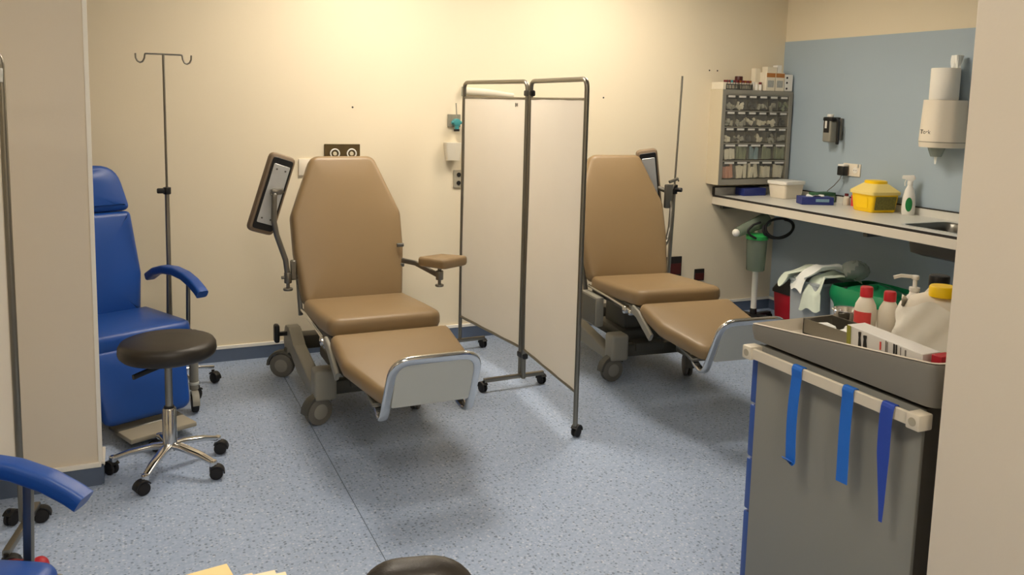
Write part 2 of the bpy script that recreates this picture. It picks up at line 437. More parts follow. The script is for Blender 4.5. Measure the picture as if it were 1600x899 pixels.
# ------------------------------------------------------------------ tan treatment chairs
def treatment_chair(label, loc, rz, second=False):
    t = thing('treatment_chair', label, 'treatment chair', loc, rz, 'tan treatment chairs')
    # backrest
    mb = frame((0, -.035, .50), (1, 0, 0), (0, .265, .735))
    ol = rpoly([(-.255, 0), (.255, 0), (.285, .27), (.288, .46), (.165, .775), (-.165, .775), (-.288, .46), (-.285, .27)], [.05, .05, .1, .10, .06, .06, .10, .1], 6)
    G().pad(ol, .095, mb @ tr(0, 0, .01), .03, .014).obj('backrest', 'tan_vinyl', t)
    bs = G().prism([(x*.9, y*.94+.02) for x, y in ol], -.112, -.086, mb, .006).obj('back_shell', 'grey_base_dark', t)
    for s in (-1, 1): G().box((s*.262, .1, -.075), (.02, .28, .03), .004, 1, mb).obj('hinge_bar', 'mech_grey', bs)
    # seat
    ms = frame((0, -.035, .535), (-1, 0, 0), (0, -.58, .035))
    ol = rpoly([(-.262, 0), (.262, 0), (.268, .35), (.262, .585), (-.262, .585), (-.268, .35)], [.03, .03, .1, .07, .07, .1], 6)
    G().pad(ol, .085, ms, .03, .012).obj('seat', 'tan_vinyl', t)
    # leg rest
    ml = frame((0, -.655, .522), (-1, 0, 0), (0, -.46, -.108))
    ol = rpoly([(-.272, 0), (.272, 0), (.272, .24), (.175, .50), (-.175, .50), (-.272, .24)], [.04, .04, .1, .07, .07, .1], 6)
    G().pad(ol, .075, ml, .028, .01).obj('leg_rest', 'tan_vinyl', t)
    # leg rest frame and side arms
    for s in (-1, 1): G().sweep([(s*.275, -.60, .475), (s*.275, -.66, .46), (s*.272, -.80, .375)], rrect(.018, .045, .008, 3), side=(1, 0, 0)).obj('leg_rest_arm', 'grey_base', t)
    g = G().box((0, .24, -.088), (.4, .42, .018), .004, 1, ml); g.obj('leg_rest_tray', 'mech_grey', t)
    # footboard: chrome bow with a pale panel
    path = [(-.165, -1.01, .385), (-.175, -1.135, .305), (-.175, -1.175, .33), (-.168, -1.255, .555), (.168, -1.255, .555), (.175, -1.175, .33), (.175, -1.135, .305), (.165, -1.01, .385)]
    full = fillet([path[0], (-.168, -1.045, .315), (-.177, -1.147, .288), (-.170, -1.262, .562), (.170, -1.262, .562), (.177, -1.147, .288), (.168, -1.045, .315), path[-1]], .075, 8)
    fb = G().sweep(full, rrect(.022, .036, .010, 3)).obj('foot_bow', 'chrome', t)
    mf = frame((0, -1.187, .362), (1, 0, 0), (0, -.072, .187))
    G().prism(rpoly([(-.158, 0), (.158, 0), (.156, .206), (-.156, .206)], [.005, .005, .07, .07], 6), -.006, .006, mf, .002, 1).obj('foot_panel', 'foot_panel', t)
    # under-seat mechanism
    g = G()
    for s in (-1, 1):
        g.box((s*.235, -.33, .455), (.022, .6, .05), .004, 1)
    g.box((0, -.07, .45), (.46, .03, .04), .004, 1); g.box((0, -.58, .45), (.46, .03, .04), .004, 1)
    sf = g.obj('seat_frame', 'mech_grey', t)
    for s in (-1, 1):
        g = G(); g.tube([(s*.262, -.02, .475), (s*.262, -.30, .466), (s*.262, -.57, .452)], .009, 8); g.cyl((s*.24, -.50, .447), (s*.278, -.50, .447), .022, seg=14, bev=.004)
        g.cyl((s*.24, -.56, .445), (s*.276, -.56, .445), .016, seg=14, bev=.004); g.obj('side_lever', 'chrome', sf)
    g = G(); g.box((0, -.06, .33), (.22, .26, .22), .02, 2); g.box((0, -.06, .22), (.30, .34, .06), .015, 2); g.box((0, -.4, .42), (.12, .42, .06), .015, 2)
    g.obj('lift_column', 'grey_base_dark', t)
    # base
    side = rpoly([(.47, .13), (.49, .20), (.44, .285), (.33, .295), (.20, .23), (-.30, .165), (-.30, .105), (.1, .12), (.30, .17), (.40, .13)], .03, 3)
    for s in (-1, 1):
        mm = frame((s*.235 - .032, 0, 0), (0, 1, 0), (0, 0, 1))
        G().prism(side, 0, .064, mm, .012, 2).obj('base_beam', 'grey_base', t)
        G().box((s*.225, -.335, .195), (.105, .10, .15), .018, 3).obj('base_block', 'grey_base', t)
    g = G(); g.box((0, -.27, .15), (.40, .06, .07), .012, 2); g.box((0, .33, .22), (.42, .10, .08), .015, 2); g.box((0, .02, .17), (.18, .66, .05), .01, 2)
    g.obj('base_crossbeam', 'grey_base_dark', t)
    angs = (200, 60, 150, 110) if not second else (190, 250, 100, 110)
    for (s, y, a) in ((-1, -.335, angs[0]), (1, -.335, angs[1]), (-1, .40, angs[2]), (1, .40, angs[3])):
        castor(t, (s*(.225 if y < 0 else .262), y, 0), .066, .042, a, 'wheel_grey', 'grey_base_dark', hub='grey_base', twin=True)
    G().box((-.322, .385, .255), (.028, .055, .10), .011, 3, None).box((-.29, .385, .25), (.05, .02, .02)).obj('brake_pedal', 'black_plastic', t)
    if not second:
        # raised armrest seen from its underside, on a bent tube
        ma = tr(-.388, .10, 1.048) @ rot('Z', 8) @ rot('Y', 18) @ rot('X', 90)
        ol = rrect(.135, .405, .03, 4)
        ra = G().pad(ol, .055, ma @ rot('Y', 180) @ tr(0, 0, .03), .02, .008).obj('raised_armrest', 'tan_dark', t)
        G().prism(rrect(.105, .365, .015, 3), .024, .032, ma, .002, 1).obj('armrest_well', 'black_plastic', ra)
        G().prism(rrect(.082, .30, .006, 2), .032, .0365, ma, .001, 1).obj('armrest_plate', 'steel_plate', ra)
        for sx in (-1, 1):
            for sy in (-1, 1): G().cyl(ma @ V((sx*.022, sy*.125, .036)), ma @ V((sx*.022, sy*.125, .040)), .0045, seg=8).obj('screw', 'mech_grey', ra)
        g = G(); g.tube([(-.375, .055, 1.06), (-.385, .03, 1.05), (-.388, .03, .92), (-.375, .035, .85), (-.330, .05, .72), (-.318, .055, .63)], .0135, 10, .05)
        at = g.obj('armrest_tube', 'arm_metal', t)
        g = G(); g.box((-.372, .045, 1.065), (.055, .04, .03), .008, 2); g.cyl((-.40, .04, 1.05), (-.34, .04, 1.07), .012, seg=10); g.obj('swivel_joint', 'arm_metal', at)
        g = G(); g.cyl((-.318, .055, .655), (-.318, .055, .60), .019, seg=14, bev=.003); g.cyl((-.318, .055, .60), (-.318, .055, .575), .009, seg=10); g.cyl((-.318, .055, .575), (-.318, .055, .562), .024, seg=14, bev=.004)
        g.cyl((-.35, .055, .63), (-.325, .055, .63), .008, seg=8); g.box((-.29, .06, .665), (.03, .03, .10), .005, 1); g.tube([(-.318, .055, .63), (-.25, .06, .63)], .011, 8); g.obj('clamp_knob', 'arm_metal', at)
        # level armrest on the other side
        mp = tr(.390, -.245, .752) @ rot('Z', -28)
        ol = rpoly([(-.132, .03), (-.03, -.105), (.138, -.022), (.022, .082)], [.02, .03, .03, .03], 5)
        G().pad(ol, .05, tr(.390, -.262, .755), .016, -.008).obj('armrest', 'tan_vinyl', t)
        g = G(); g.sweep(fillet([(.25, -.03, .700), (.30, -.10, .695), (.372, -.245, .655)], .05), rrect(.026, .016, .006, 3), side=(0, 0, 1))
        ab = g.obj('armrest_bar', 'arm_metal', t)
        g = G(); g.cyl((.377, -.25, .705), (.377, -.25, .67), .010, seg=10); g.cyl((.377, -.25, .68), (.377, -.25, .633), .019, seg=14, bev=.003); g.cyl((.377, -.25, .633), (.377, -.25, .61), .008, seg=10)
        g.cyl((.377, -.25, .61), (.377, -.25, .598), .022, seg=14, bev=.004); g.obj('clamp_knob', 'arm_metal', ab)
        g = G(); g.cyl((.24, .03, .77), (.275, .03, .77), .010, seg=10); g.cyl((.24, .03, .665), (.278, .03, .665), .012, seg=10); g.obj('back_bolt', 'mech_grey', ab)
    else:
        ma = tr(.262, .27, 1.060) @ rot('Z', -16) @ rot('Y', -9) @ rot('X', 96)
        ol = rrect(.135, .405, .03, 4)
        ra = G().pad(ol, .055, ma @ rot('Y', 180) @ tr(0, 0, .03), .02, .008).obj('raised_armrest', 'tan_dark', t)
        G().prism(rrect(.105, .365, .015, 3), .024, .032, ma, .002, 1).obj('armrest_well', 'black_plastic', ra)
        G().prism(rrect(.082, .30, .006, 2), .032, .0365, ma, .001, 1).obj('armrest_plate', 'steel_plate', ra)
        g = G(); g.tube([(.30, .22, 1.02), (.35, .19, 1.00), (.37, .16, .90), (.34, .12, .78), (.30, .08, .70), (.25, .06, .66)], .0135, 10, .05)
        at = g.obj('armrest_tube', 'arm_metal', t)
        g = G(); g.box((.35, .175, .97), (.05, .03, .15), .008, 2); g.cyl((.35, .17, 1.06), (.41, .17, 1.08), .01, seg=8); g.obj('swivel_joint', 'arm_metal', at)
        # drip pole clamped to the chair
        ip = G().tube([(.445, .30, .30), (.462, .30, .98)], .013, 10).obj('drip_pole', 'brushed_steel', t)
        G().tube([(.462, .30, .95), (.482, .30, 1.72)], .007, 8).obj('inner_rod', 'brushed_steel', ip)
        g = G(); g.cyl((.461, .30, .97), (.463, .30, 1.03), .022, seg=12, bev=.004); g.cyl((.46, .29, 1.0), (.49, .25, 1.0), .014, seg=10, bev=.003); g.obj('pole_clamp', 'black_plastic', ip)
        g = G(); g.tube([(.36, .17, 1.0), (.41, .22, 1.03), (.46, .29, 1.03)], .008, 8); g.tube([(.445, .30, .34), (.26, .30, .28)], .012, 8); g.obj('pole_bracket', 'arm_metal', ip)
        cb = G().box((-.285, -.12, .365), (.05, .22, .17), .008, 2).obj('control_box', 'grey_base', t)
        G().box((-.311, -.12, .365), (.004, .20, .15), .001, 1).obj('cover_plate', 'mech_grey', cb)
    return t

treatment_chair('tan padded treatment chair beside the black stool, one armrest folded up', (1.03, 4.2, 0), .6)
treatment_chair('tan padded treatment chair beyond the folding screen, with a drip pole', (2.70, 4.235, 0), -5, True)

# ------------------------------------------------------------------ folding screens
def folding_screen(label, poles, cloth_first=True, feet=(), heights=1.65, mark=False):
    p0 = V(poles[0]); t = thing('folding_screen', label, 'folding screen', (p0.x, p0.y, 0), 0)
    L = [V((p[0]-p0.x, p[1]-p0.y, 0)) for p in poles]
    r = .0115; H = heights - r
    for i in range(len(L)-1):
        a, b = L[i].copy(), L[i+1].copy(); d = (b-a).normalized()
        if i > 0: a += d*.022
        if i < len(L)-2: b -= d*.022
        zl = .055
        up = V((0, 0, 1))
        fr = G().tube([a + up*zl, a + up*H, b + up*H, b + up*zl], r, 12, .045).obj('frame', 'screen_tube', t)
        G().tube([a + up*1.551, b + up*1.551], .006, 8).obj('crossbar', 'screen_tube', fr); G().tube([a + up*.215, b + up*.215], .0085, 8).obj('crossbar', 'screen_tube', fr)
        w = (b-a).length; nrm = d.cross(up)
        def f(u, v, a=a, d=d, w=w, nrm=nrm):
            ripple = .0012*math.sin(u*19+v*3) + .002*math.sin(v*7+u*2)
            return a + d*(.014 + u*(w-.028)) + V((0, 0, .215 + v*1.336)) + nrm*ripple
        p = G().grid(f, 14, 20, .0015).obj('cloth_panel', 'screen_cloth', t)
        if mark and i == 0:
            m_ = frame(a + d*(w*.86) + V((0, 0, 1.515)) + nrm*(-.0045 if nrm.x > 0 else .0045), d if nrm.x < 0 else d, (0, 0, 1))
            text_mesh('ink_mark', '84', .03, m_, 'ink_grey', p)
    for i in range(1, len(L)-1):
        d0 = (L[i]-L[i-1]).normalized()
        mm = frame(L[i], d0, (0, 0, 1))
        for z in (1.578, .178):
            g = G(); g.box((0, z, 0), (.078, .032, .03), .008, 2, mm); g.obj('hinge_clamp', 'black_plastic', t)
    for (x0, y0, x1, y1, two) in feet:
        a = V((x0-p0.x, y0-p0.y, .066)); b = V((x1-p0.x, y1-p0.y, .066))
        fb = G().sweep([a, b], rrect(.022, .022, .004, 2)).obj('foot_bar', 'screen_tube', t)
        dirn = math.degrees(math.atan2(b.y-a.y, b.x-a.x))
        for q in (a, b)[0 if two else 1:]:
            castor(fb, (q.x, q.y, 0), .026, .03, dirn + 100, 'black_rubber', 'black_plastic', twin=True)
    return t
fs = folding_screen('two-panel white cloth folding screen standing between the tan chairs', [(1.832, 4.75), (1.905, 4.0), (1.842, 3.282)],
               feet=[(1.80, 4.735, 1.992, 4.745, False), (1.678, 3.985, 2.032, 4.0, True)], mark=True)
castor(fs, (.010, -1.468, 0), .026, .03, 30, 'black_rubber', 'black_plastic', twin=True)
G().box((.0125, -1.4565, 1.50), (.012, .003, .045), .001, 1).obj('lock_plate', 'steel_plate', fs)
fs2 = folding_screen('white cloth folding screen standing against the partition wall', [(-.368, 3.2), (-1.12, 3.22), (-1.85, 3.16)],
               feet=[(-.330, 3.285, -.39, 2.955, True), (-1.10, 3.38, -1.14, 3.06, True), (-1.83, 3.32, -1.87, 3.0, True)], heights=1.665)
castor(fs2, (-.05, .085, 0), .026, .03, 60, 'black_rubber', 'black_plastic', twin=True)
bp = G().ball((.036, -.283, .030), .029, (1.1, 1, .9)).cyl((-.02, -.25, .045), (.05, -.29, .04), .010, seg=10).obj('brake_hub', 'maroon_cap', fs2)
G().ball((.076, -.300, .032), .031, (.9, 1, 1)).obj('brake_button', 'red_plastic', bp)
G().box((.0, -.012, 1.575), (.012, .006, .045), .001, 1).obj('lock_plate', 'steel_plate', fs2)

# ------------------------------------------------------------------ stool
t = thing('swivel_stool', 'round black swivel stool with a chrome five-star base', 'stool', (.122, 3.575, 0))
G().lathe([(0, .478), (.16, .478), (.172, .482), (.183, .493), (.187, .507), (.185, .529), (.176, .543), (.16, .549), (.08, .553), (0, .554)], seg=48).obj('seat', 'black_vinyl', t)
G().cyl((0, 0, .464), (0, 0, .479), .09, seg=24, bev=.004).obj('seat_plate', 'black_plastic', t)
g = G(); g.lathe([(0, .09), (.033, .09), (.033, .10), (.028, .12), (.027, .26), (.024, .265), (0, .265)]); g.obj('column', 'chrome', t)
G().cyl((0, 0, .26), (0, 0, .46), .0145, seg=16).obj('gas_lift', 'brushed_steel', t)
G().cyl((0, 0, .262), (0, 0, .272), .020, seg=16).obj('lift_collar', 'black_plastic', t)
G().sweep([(0, 0, .452), (-.06, -.05, .447), (-.13, -.10, .437)], rrect(.02, .012, .004, 2), side=(0, 0, 1)).obj('height_lever', 'black_plastic', t)
for k in range(5):
    a = math.radians(-117 + 72*k); d = V((math.cos(a), math.sin(a), 0))
    pts = [d*.0 + V((0, 0, .108)), d*.06 + V((0, 0, .106)), d*.15 + V((0, 0, .09)), d*.215 + V((0, 0, .07))]
    lg = G().sweep(pts, rrect(.022, .034, .010, 3), side=(0, 0, 1), scale=[1.15, 1.1, .95, .8]).obj('base_leg', 'chrome', t)
    G().cyl(d*.215 + V((0, 0, .054)), d*.215 + V((0, 0, .08)), .015, seg=12, bev=.005).obj('leg_cap', 'chrome', lg)
    castor(t, (d.x*.215, d.y*.215, 0), .026, .036, math.degrees(a) + 40*(1 if k % 2 else -1), 'black_rubber', 'black_plastic', twin=True)

# ------------------------------------------------------------------ drip stand
t = thing('drip_stand', 'slim steel drip stand with two hooks behind the blue recliner', 'drip stand', (.172, 4.583, 0))
op = G().cyl((0, 0, .10), (0, 0, 1.05), .0115, seg=14).obj('outer_tube', 'brushed_steel', t)
G().tube([(0, 0, 1.0), (-.002, 0, 1.722)], .006, 8).obj('inner_rod', 'brushed_steel', t)
g = G(); g.cyl((0, 0, 1.025), (0, 0, 1.06), .019, seg=14, bev=.003); g.box((-.028, -.005, 1.043), (.04, .022, .026), .006, 2); g.obj('clamp', 'black_plastic', t)
for s in (-1, 1):
    pts = [(-.002, 0, 1.722), (s*.085, 0, 1.722), (s*.088, 0, 1.70), (s*.096, 0, 1.683), (s*.108, 0, 1.678), (s*.120, 0, 1.685), (s*.127, 0, 1.70), (s*.128, 0, 1.722)]
    G().tube(pts, .0042, 8, .006).obj('hook', 'brushed_steel', t)
G().cyl((0, 0, .075), (0, 0, .12), .03, seg=16, bev=.004).obj('hub', 'brushed_steel', t)
for k in range(5):
    a = math.radians(15 + 72*k); d = V((math.cos(a), math.sin(a), 0))
    lg = G().tube([V((0, 0, .10)), d*.12 + V((0, 0, .10)), d*.22 + V((0, 0, .085))], .009, 10, scale=[1, 1, .9]).obj('base_leg', 'chrome', t)
    castor(t, (d.x*.215, d.y*.215, 0), .028, .028, math.degrees(a)-70, 'black_rubber', 'black_plastic')

# ------------------------------------------------------------------ blue recliners
def recliner(label, loc, rz):
    t = thing('recliner', label, 'recliner', loc, rz, 'blue vinyl recliners')
    mb = frame((0, .13, .43), (1, 0, 0), (0, .15, .745))
    ol = rpoly([(-.22, 0), (.22, 0), (.245, .2), (.225, .52), (-.225, .52), (-.245, .2)], [.03, .03, .1, .03, .03, .1], 4)
    G().pad(ol, .10, mb, .03, .012).obj('backrest', 'blue_vinyl', t)
    ol = rpoly([(-.225, .522), (.225, .522), (.175, .755), (-.175, .755)], [.03, .03, .12, .12], 6)
    G().pad(ol, .10, mb @ tr(0, 0, .006), .028, .016).obj('headrest', 'blue_vinyl', t)
    ms = frame((0, .16, .455), (-1, 0, 0), (0, -1, .02))
    ol = rpoly([(-.262, 0), (.262, 0), (.268, .46), (-.268, .46)], [.03, .03, .06, .06], 5)
    G().pad(ol, .10, ms, .032, .012).obj('seat', 'blue_vinyl', t)

    ol = rpoly([(-.195, 0), (.195, 0), (.222, .33), (-.222, .33)], [.05, .05, .03, .03], 5)
    ml = frame((0, -.405, .085), (1, 0, 0), (0, .10, .30))
    G().pad(ol, .06, ml, .022, .008).obj('leg_rest', 'blue_vinyl', t)
    fp = G().box((0, -.45, .046), (.30, .17, .022), .006, 2).obj('foot_plate', 'beige_plate', t)
    G().box((0, -.36, .05), (.30, .10, .02), .004, 1).obj('foot_plate_arm', 'mech_grey', fp)
    g = G(); g.box((0, .0, .33), (.46, .38, .05), .01, 2); g.box((0, .20, .36), (.40, .05, .12), .01, 2); g.obj('under_frame', 'grey_base_dark', t)
    for s in (-1, 1):
        for y in (-.255, .27):
            lg = G().cyl((s*.285, y, .105), (s*.285, y, .40), .021, seg=14, bev=.004).obj('leg', 'grey_base', t)
            G().cyl((s*.285, y, .13), (s*.285, y, .145), .0235, seg=14, bev=.003).obj('leg_ring', 'foot_panel', lg)
            castor(t, (s*.285, y, 0), .046, .03, 250 if s > 0 else 100, 'black_rubber', 'grey_base')
        G().box((s*.270, .01, .385), (.05, .56, .03), .006, 1).obj('side_rail', 'grey_base', t)
        # armrest: arched pad on two steel posts
        path = [(s*.30, .21, .592), (s*.30, .14, .628), (s*.30, .05, .652), (s*.30, -.06, .660), (s*.30, -.16, .652), (s*.30, -.24, .630), (s*.30, -.30, .602), (s*.30, -.325, .586)]
        ar = G().sweep(fillet(path, .1, 3), rrect(.056, .042, .014, 4), side=(1, 0, 0)).obj('armrest', 'blue_vinyl', t)
        for y, zt in ((.02, .635), (-.18, .63)):
            G().sweep([(s*.30, y, .38), (s*.30, y-.01, zt)], rrect(.014, .022, .004, 2), side=(1, 0, 0)).obj('armrest_post', 'screen_tube', ar)
        G().box((s*.285, -.08, .385), (.04, .26, .02), .003, 1).obj('post_bracket', 'mech_grey', t)
    return t
recliner('blue vinyl recliner half hidden behind the partition wall, by the stool', (-.105, 4.36, 0), 24)
recliner('blue vinyl recliner in front of the partition, its armrest above the floor', (-.548, 2.0, 0), 60)

# ------------------------------------------------------------------ desk, folders and desk chair
t = thing('desk', 'beige desk carrying the manila folders', 'desk', (-.35, 1.12, 0))
G().box((0, 0, .735), (1.1, .44, .028), .004, 1).obj('desk_top', 'desk_top', t)
for s in (-1, 1): G().box((s*.50, 0, .36), (.03, .40, .722), .004, 1).obj('leg', 'mech_grey', t)
for i, (x, y, r, m_, lb) in enumerate(((.030, 1.255, 9, 'manila', 'yellow manila folder lying on top of the pair'), (.100, 1.235, 2, 'manila_pale', 'paler manila folder with a stepped edge under the yellow one'))):
    z = .7492 + (.004 if i == 0 else 0)
    ol = [(-.12, -.15), (.12, -.15), (.12, .10), (.105, .10), (.105, .112), (.07, .112), (.07, .118), (-.12, .118)] if i else [(-.13, -.15), (.12, -.15), (.12, .12), (-.13, .12)]
    o = G().prism(ol, 0, .004).obj('folder', m_)
    tag(place(o, (x, y, z), r), lb, 'folder', 'manila folders on the desk')
t = thing('desk_chair', 'black padded desk chair, only its rounded backrest top showing', 'office chair', (.243, .712, 0), -12)
mb = frame((0, .04, .521), (1, 0, 0), (0, .06, .5))
G().pad(rpoly([(-.17, 0), (.17, 0), (.17, .24), (.060, .515), (-.045, .515), (-.15, .24)], [.08, .08, .1, .065, .05, .1], 7), .06, mb, .026, .01).obj('backrest', 'black_vinyl', t)
G().pad(rrect(.46, .44, .09, 6), .08, tr(0, .16, .50), .03, .01).obj('seat', 'black_vinyl', t)
G().sweep([(0, .10, .41), (0, -.05, .42), (0, -.03, .70)], rrect(.05, .014, .004, 2), side=(1, 0, 0)).obj('back_bar', 'black_plastic', t)
G().cyl((0, .14, .08), (0, .14, .42), .025, seg=14).obj('gas_lift', 'brushed_steel', t)
for k in range(5):
    a = math.radians(30 + 72*k); d = V((math.cos(a), math.sin(a), 0)); c0 = V((0, .14, 0))
    G().sweep([c0 + V((0, 0, .10)), c0 + d*.28 + V((0, 0, .065))], rrect(.03, .04, .008, 2), side=(0, 0, 1), scale=[1, .7]).obj('base_leg', 'black_plastic', t)
    q = c0 + d*.27; castor(t, (q.x, q.y, 0), .024, .03, math.degrees(a), twin=True)

# ------------------------------------------------------------------ worktop and sink along the right wall
ZT = .895
XF = 3.885                       # front edge of the worktop
Y0 = 2.2                         # near end of the worktop (behind the doorway wall)
SX0, SX1, SY0, SY1 = 3.975, 4.36, 2.90, 3.42   # sink opening
t = thing('worktop', 'pale laminate worktop with a black edge line along the blue wall', 'worktop', ((XF+XR)/2, (Y0+YB)/2, 0))
o_ = V(((XF+XR)/2, (Y0+YB)/2, 0))
def wbox(g, x0, x1, y0, y1, z0, z1, bev=0): return g.box(((x0+x1)/2-o_.x, (y0+y1)/2-o_.y, (z0+z1)/2), (x1-x0, y1-y0, z1-z0), bev, 1)
g = G(); E_ = .0
xw = XR-.008
wbox(g, XF+.004, xw, SY1, YB-.002, ZT-.03, ZT); wbox(g, XF+.004, xw, Y0, SY0, ZT-.03, ZT)
wbox(g, XF+.004, SX0, SY0, SY1, ZT-.03, ZT); wbox(g, SX1, xw, SY0, SY1, ZT-.03, ZT)
wt = g.obj('slab', 'laminate', t)
wbox(G(), XF, XF+.004, Y0, YB-.002, ZT-.014, ZT+.0005).obj('edge_line', 'edge_black', t)
wbox(G(), XF-.004, XF+.018, Y0, YB-.002, ZT-.068, ZT-.014, .002).obj('front_rail', 'edge_white', t)
u1 = wbox(G(), XF, xw, YB-.022, YB-.002, ZT, ZT+.052).obj('upstand', 'laminate', t)
g = G(); wbox(g, XF-.002, xw, YB-.024, YB-.001, ZT+.052, ZT+.060); wbox(g, XF-.004, XF+.003, YB-.024, YB-.001, ZT, ZT+.06); g.obj('upstand_edge', 'edge_black', u1)
u2 = wbox(G(), xw-.016, xw, Y0, YB-.024, ZT, ZT+.046).obj('upstand', 'laminate', t)
wbox(G(), xw-.018, xw, Y0, YB-.024, ZT+.046, ZT+.053).obj('upstand_edge', 'edge_black', u2)
for y in (2.3, 3.62, 4.95): wbox(G(), XF+.05, xw, y-.015, y+.015, ZT-.10, ZT-.03).obj('bracket', 'mech_grey', t)
t = thing('sink', 'steel sink set into the pale worktop', 'sink', ((SX0+SX1)/2, (SY0+SY1)/2, ZT))
w_, l_ = SX1-SX0-.01, SY1-SY0-.01
def sinkbowl():
    g = G(); rings = []
    for (k, z) in ((0, .002), (.008, -.006), (.014, -.03), (.03, -.15), (.07, -.165)):
        rings.append([g.bm.verts.new((x, y, z)) for x, y in rrect(w_-2*k, l_-2*k, .05, 5)])
    for a, b in zip(rings, rings[1:]):
        for i in range(len(a)): g.bm.faces.new((a[i], b[i], b[(i+1) % len(a)], a[(i+1) % len(a)]))
    g.bm.faces.new(rings[-1])
    bmesh.ops.solidify(g.bm, geom=g.bm.faces[:], thickness=.003)
    return g
sinkbowl().obj('bowl', 'brushed_steel', t)
rim = []
g = G(); oo = rrect(w_+.03, l_+.03, .06, 5); ii = rrect(w_-.004, l_-.004, .05, 5)
a = [g.bm.verts.new((x, y, .001)) for x, y in oo]; b = [g.bm.verts.new((x, y, .004)) for x, y in oo]; c_ = [g.bm.verts.new((x, y, .004)) for x, y in ii]; d_ = [g.bm.verts.new((x, y, .001)) for x, y in ii]
for p, q in ((a, b), (b, c_), (c_, d_), (d_, a)):
    for i in range(len(p)): g.bm.faces.new((p[i], p[(i+1) % len(p)], q[(i+1) % len(p)], q[i]))
g.obj('rim', 'steel_plate', t)
G().cyl((0, 0, -.166), (0, 0, -.22), .03, seg=16).obj('drain', 'mech_grey', t)

# ------------------------------------------------------------------ drawer cabinet on the back wall
CX0, CX1, CZ0, CZ1, CYF = 3.822, 4.462, .978, 1.657, 4.862
t = thing('drawer_cabinet', 'grey wall cabinet of small clear drawers in the corner', 'cabinet', ((CX0+CX1)/2, YB, CZ0))
cw, ch, cd = CX1-CX0, CZ1-CZ0, YB-CYF-.001
g = G(); th = .03
g.box((0, -.006, ch/2), (cw, .01, ch))
for s in (-1, 1): g.box((s*(cw/2-.017), -cd/2, ch/2), (.034, cd, ch), .003, 1)
g.box((0, -cd/2, .02), (cw-.06, cd, .04)); g.box((0, -cd/2, ch-.015), (cw-.06, cd, .03))
g.obj('body', 'cabinet_grey', t)
G().box((-cw/2-.001, -cd/2, ch/2), (.003, cd, ch)).obj('side_panel', 'cabinet_side', t)
rows = [(6, .116), (6, .116), (6, .116), (5, .125), (5, .136)]
z = ch-.03; iw = cw-.068
packs = ['packet_grey', 'packet_white', 'cavity', 'packet_grey', 'packet_grey', 'packet_green',
         'packet_grey', 'packet_grey', 'packet_white', 'packet_white', 'packet_white', 'cavity',
         'packet_white', 'packet_grey', 'cavity', 'packet_white', 'packet_grey', 'packet_grey',
         'packet_white', 'packet_green', 'packet_blue', 'packet_green', 'packet_green',
         'packet_pink', 'packet_white', 'packet_white', 'packet_white', 'packet_white']
G().box((0, -.014, ch/2), (iw, .006, ch-.07)).obj('lining', 'cavity', t)
k = 0
for ri, (n, rh) in enumerate(rows):
    G().box((0, -cd/2, z-.004), (iw, cd-.006, .008)).obj('shelf', 'cabinet_grey', t)
    w = iw / n
    for c in range(n):
        x = -iw/2 + (c+.5)*w; zz = z-.008; h = rh-.010
        mm = tr(x, -cd+.004, zz-h/2)
        g = G()   # clear tray: front, floor, two sides
        g.box((0, 0, 0), (w-.006, .0025, h-.006), .0008, 1, mm); g.box((0, .055, -h/2+.004), (w-.006, .11, .002), m=mm)
        for s in (-1, 1): g.box((s*(w/2-.004), .055, -.012), (.002, .11, h-.03), m=mm)
        dr = g.obj('drawer', 'drawer_clear', t)
        G().box((0, -.0025, h/2-.010), (w*.62 if n == 6 else w*.72, .003, .014), m=mm).obj('label_strip', 'label_white', dr)
        g = G(); G_ = random.Random(k*13+5)
        big = ri >= 3
        for q in range(4 if big else 7):
            if big:
                bx = (q-1.5)*w*.19; hh = h*G_.uniform(.62, .86)
                g.box((bx + G_.uniform(-.004, .004), G_.uniform(.008, .022), -h/2+hh/2+.006), (w*.2, .012, hh), .002, 1, mm @ rot('Y', G_.uniform(-9, 9)))
            else:
                g.box((G_.uniform(-.3, .3)*w, G_.uniform(.008, .022), -h/2+.012+G_.uniform(.0, .03)), (G_.uniform(.012, .03), .012, G_.uniform(.012, .04)), .002, 1, mm @ rot('Y', G_.uniform(-50, 50)))
        g.obj('contents', packs[k], dr)
        k += 1
    z -= rh
# odds and ends standing on the cabinet
def put(o, x, y, z, label, cat, group=None, rz=0): return tag(place(o, (x, y, z), rz), label, cat, group)
def bx(name, sx, sy, sz, m_, bev=.0015): return G().box((0, 0, sz/2), (sx, sy, sz), bev, 1).obj(name, m_)
ZK = CZ1 + .0005
put(bx('carton', .026, .13, .050, 'carton_cream'), 3.836, 4.931, ZK, 'low cream carton on the cabinet corner away from the blue wall', 'box')
def tube_rack(x, label, cap, n=5):
    t = thing('tube_rack', label, 'tube rack', (x, 4.893, ZK), 0, 'tube racks on the cabinet')
    g = G()
    for zz in (.004, .036): g.box((0, 0, zz), (.115, .05, .006), .001, 1)
    for sx in (-1, 1): g.box((sx*.056, 0, .02), (.004, .05, .04))
    for i in range(4): g.box((-.035+i*.024, -.024, .02), (.003, .003, .036))
    g.obj('rack', 'grey_base_dark', t)
    for i in range(n):
        for j in range(2):
            q = G().cyl((-.045+i*.0225, -.012+j*.024, .008), (-.045+i*.0225, -.012+j*.024, .056), .0065, seg=8).obj('sample_tube', 'milky', t)
            G().cyl((-.045+i*.0225, -.012+j*.024, .050), (-.045+i*.0225, -.012+j*.024, .066), .0078, seg=8).obj('cap', cap[(i+j) % len(cap)], q)
    return t
tube_rack(3.91, 'dark tube rack with maroon and teal capped tubes beside the cream carton', ['maroon_cap', 'maroon_cap', 'teal'])
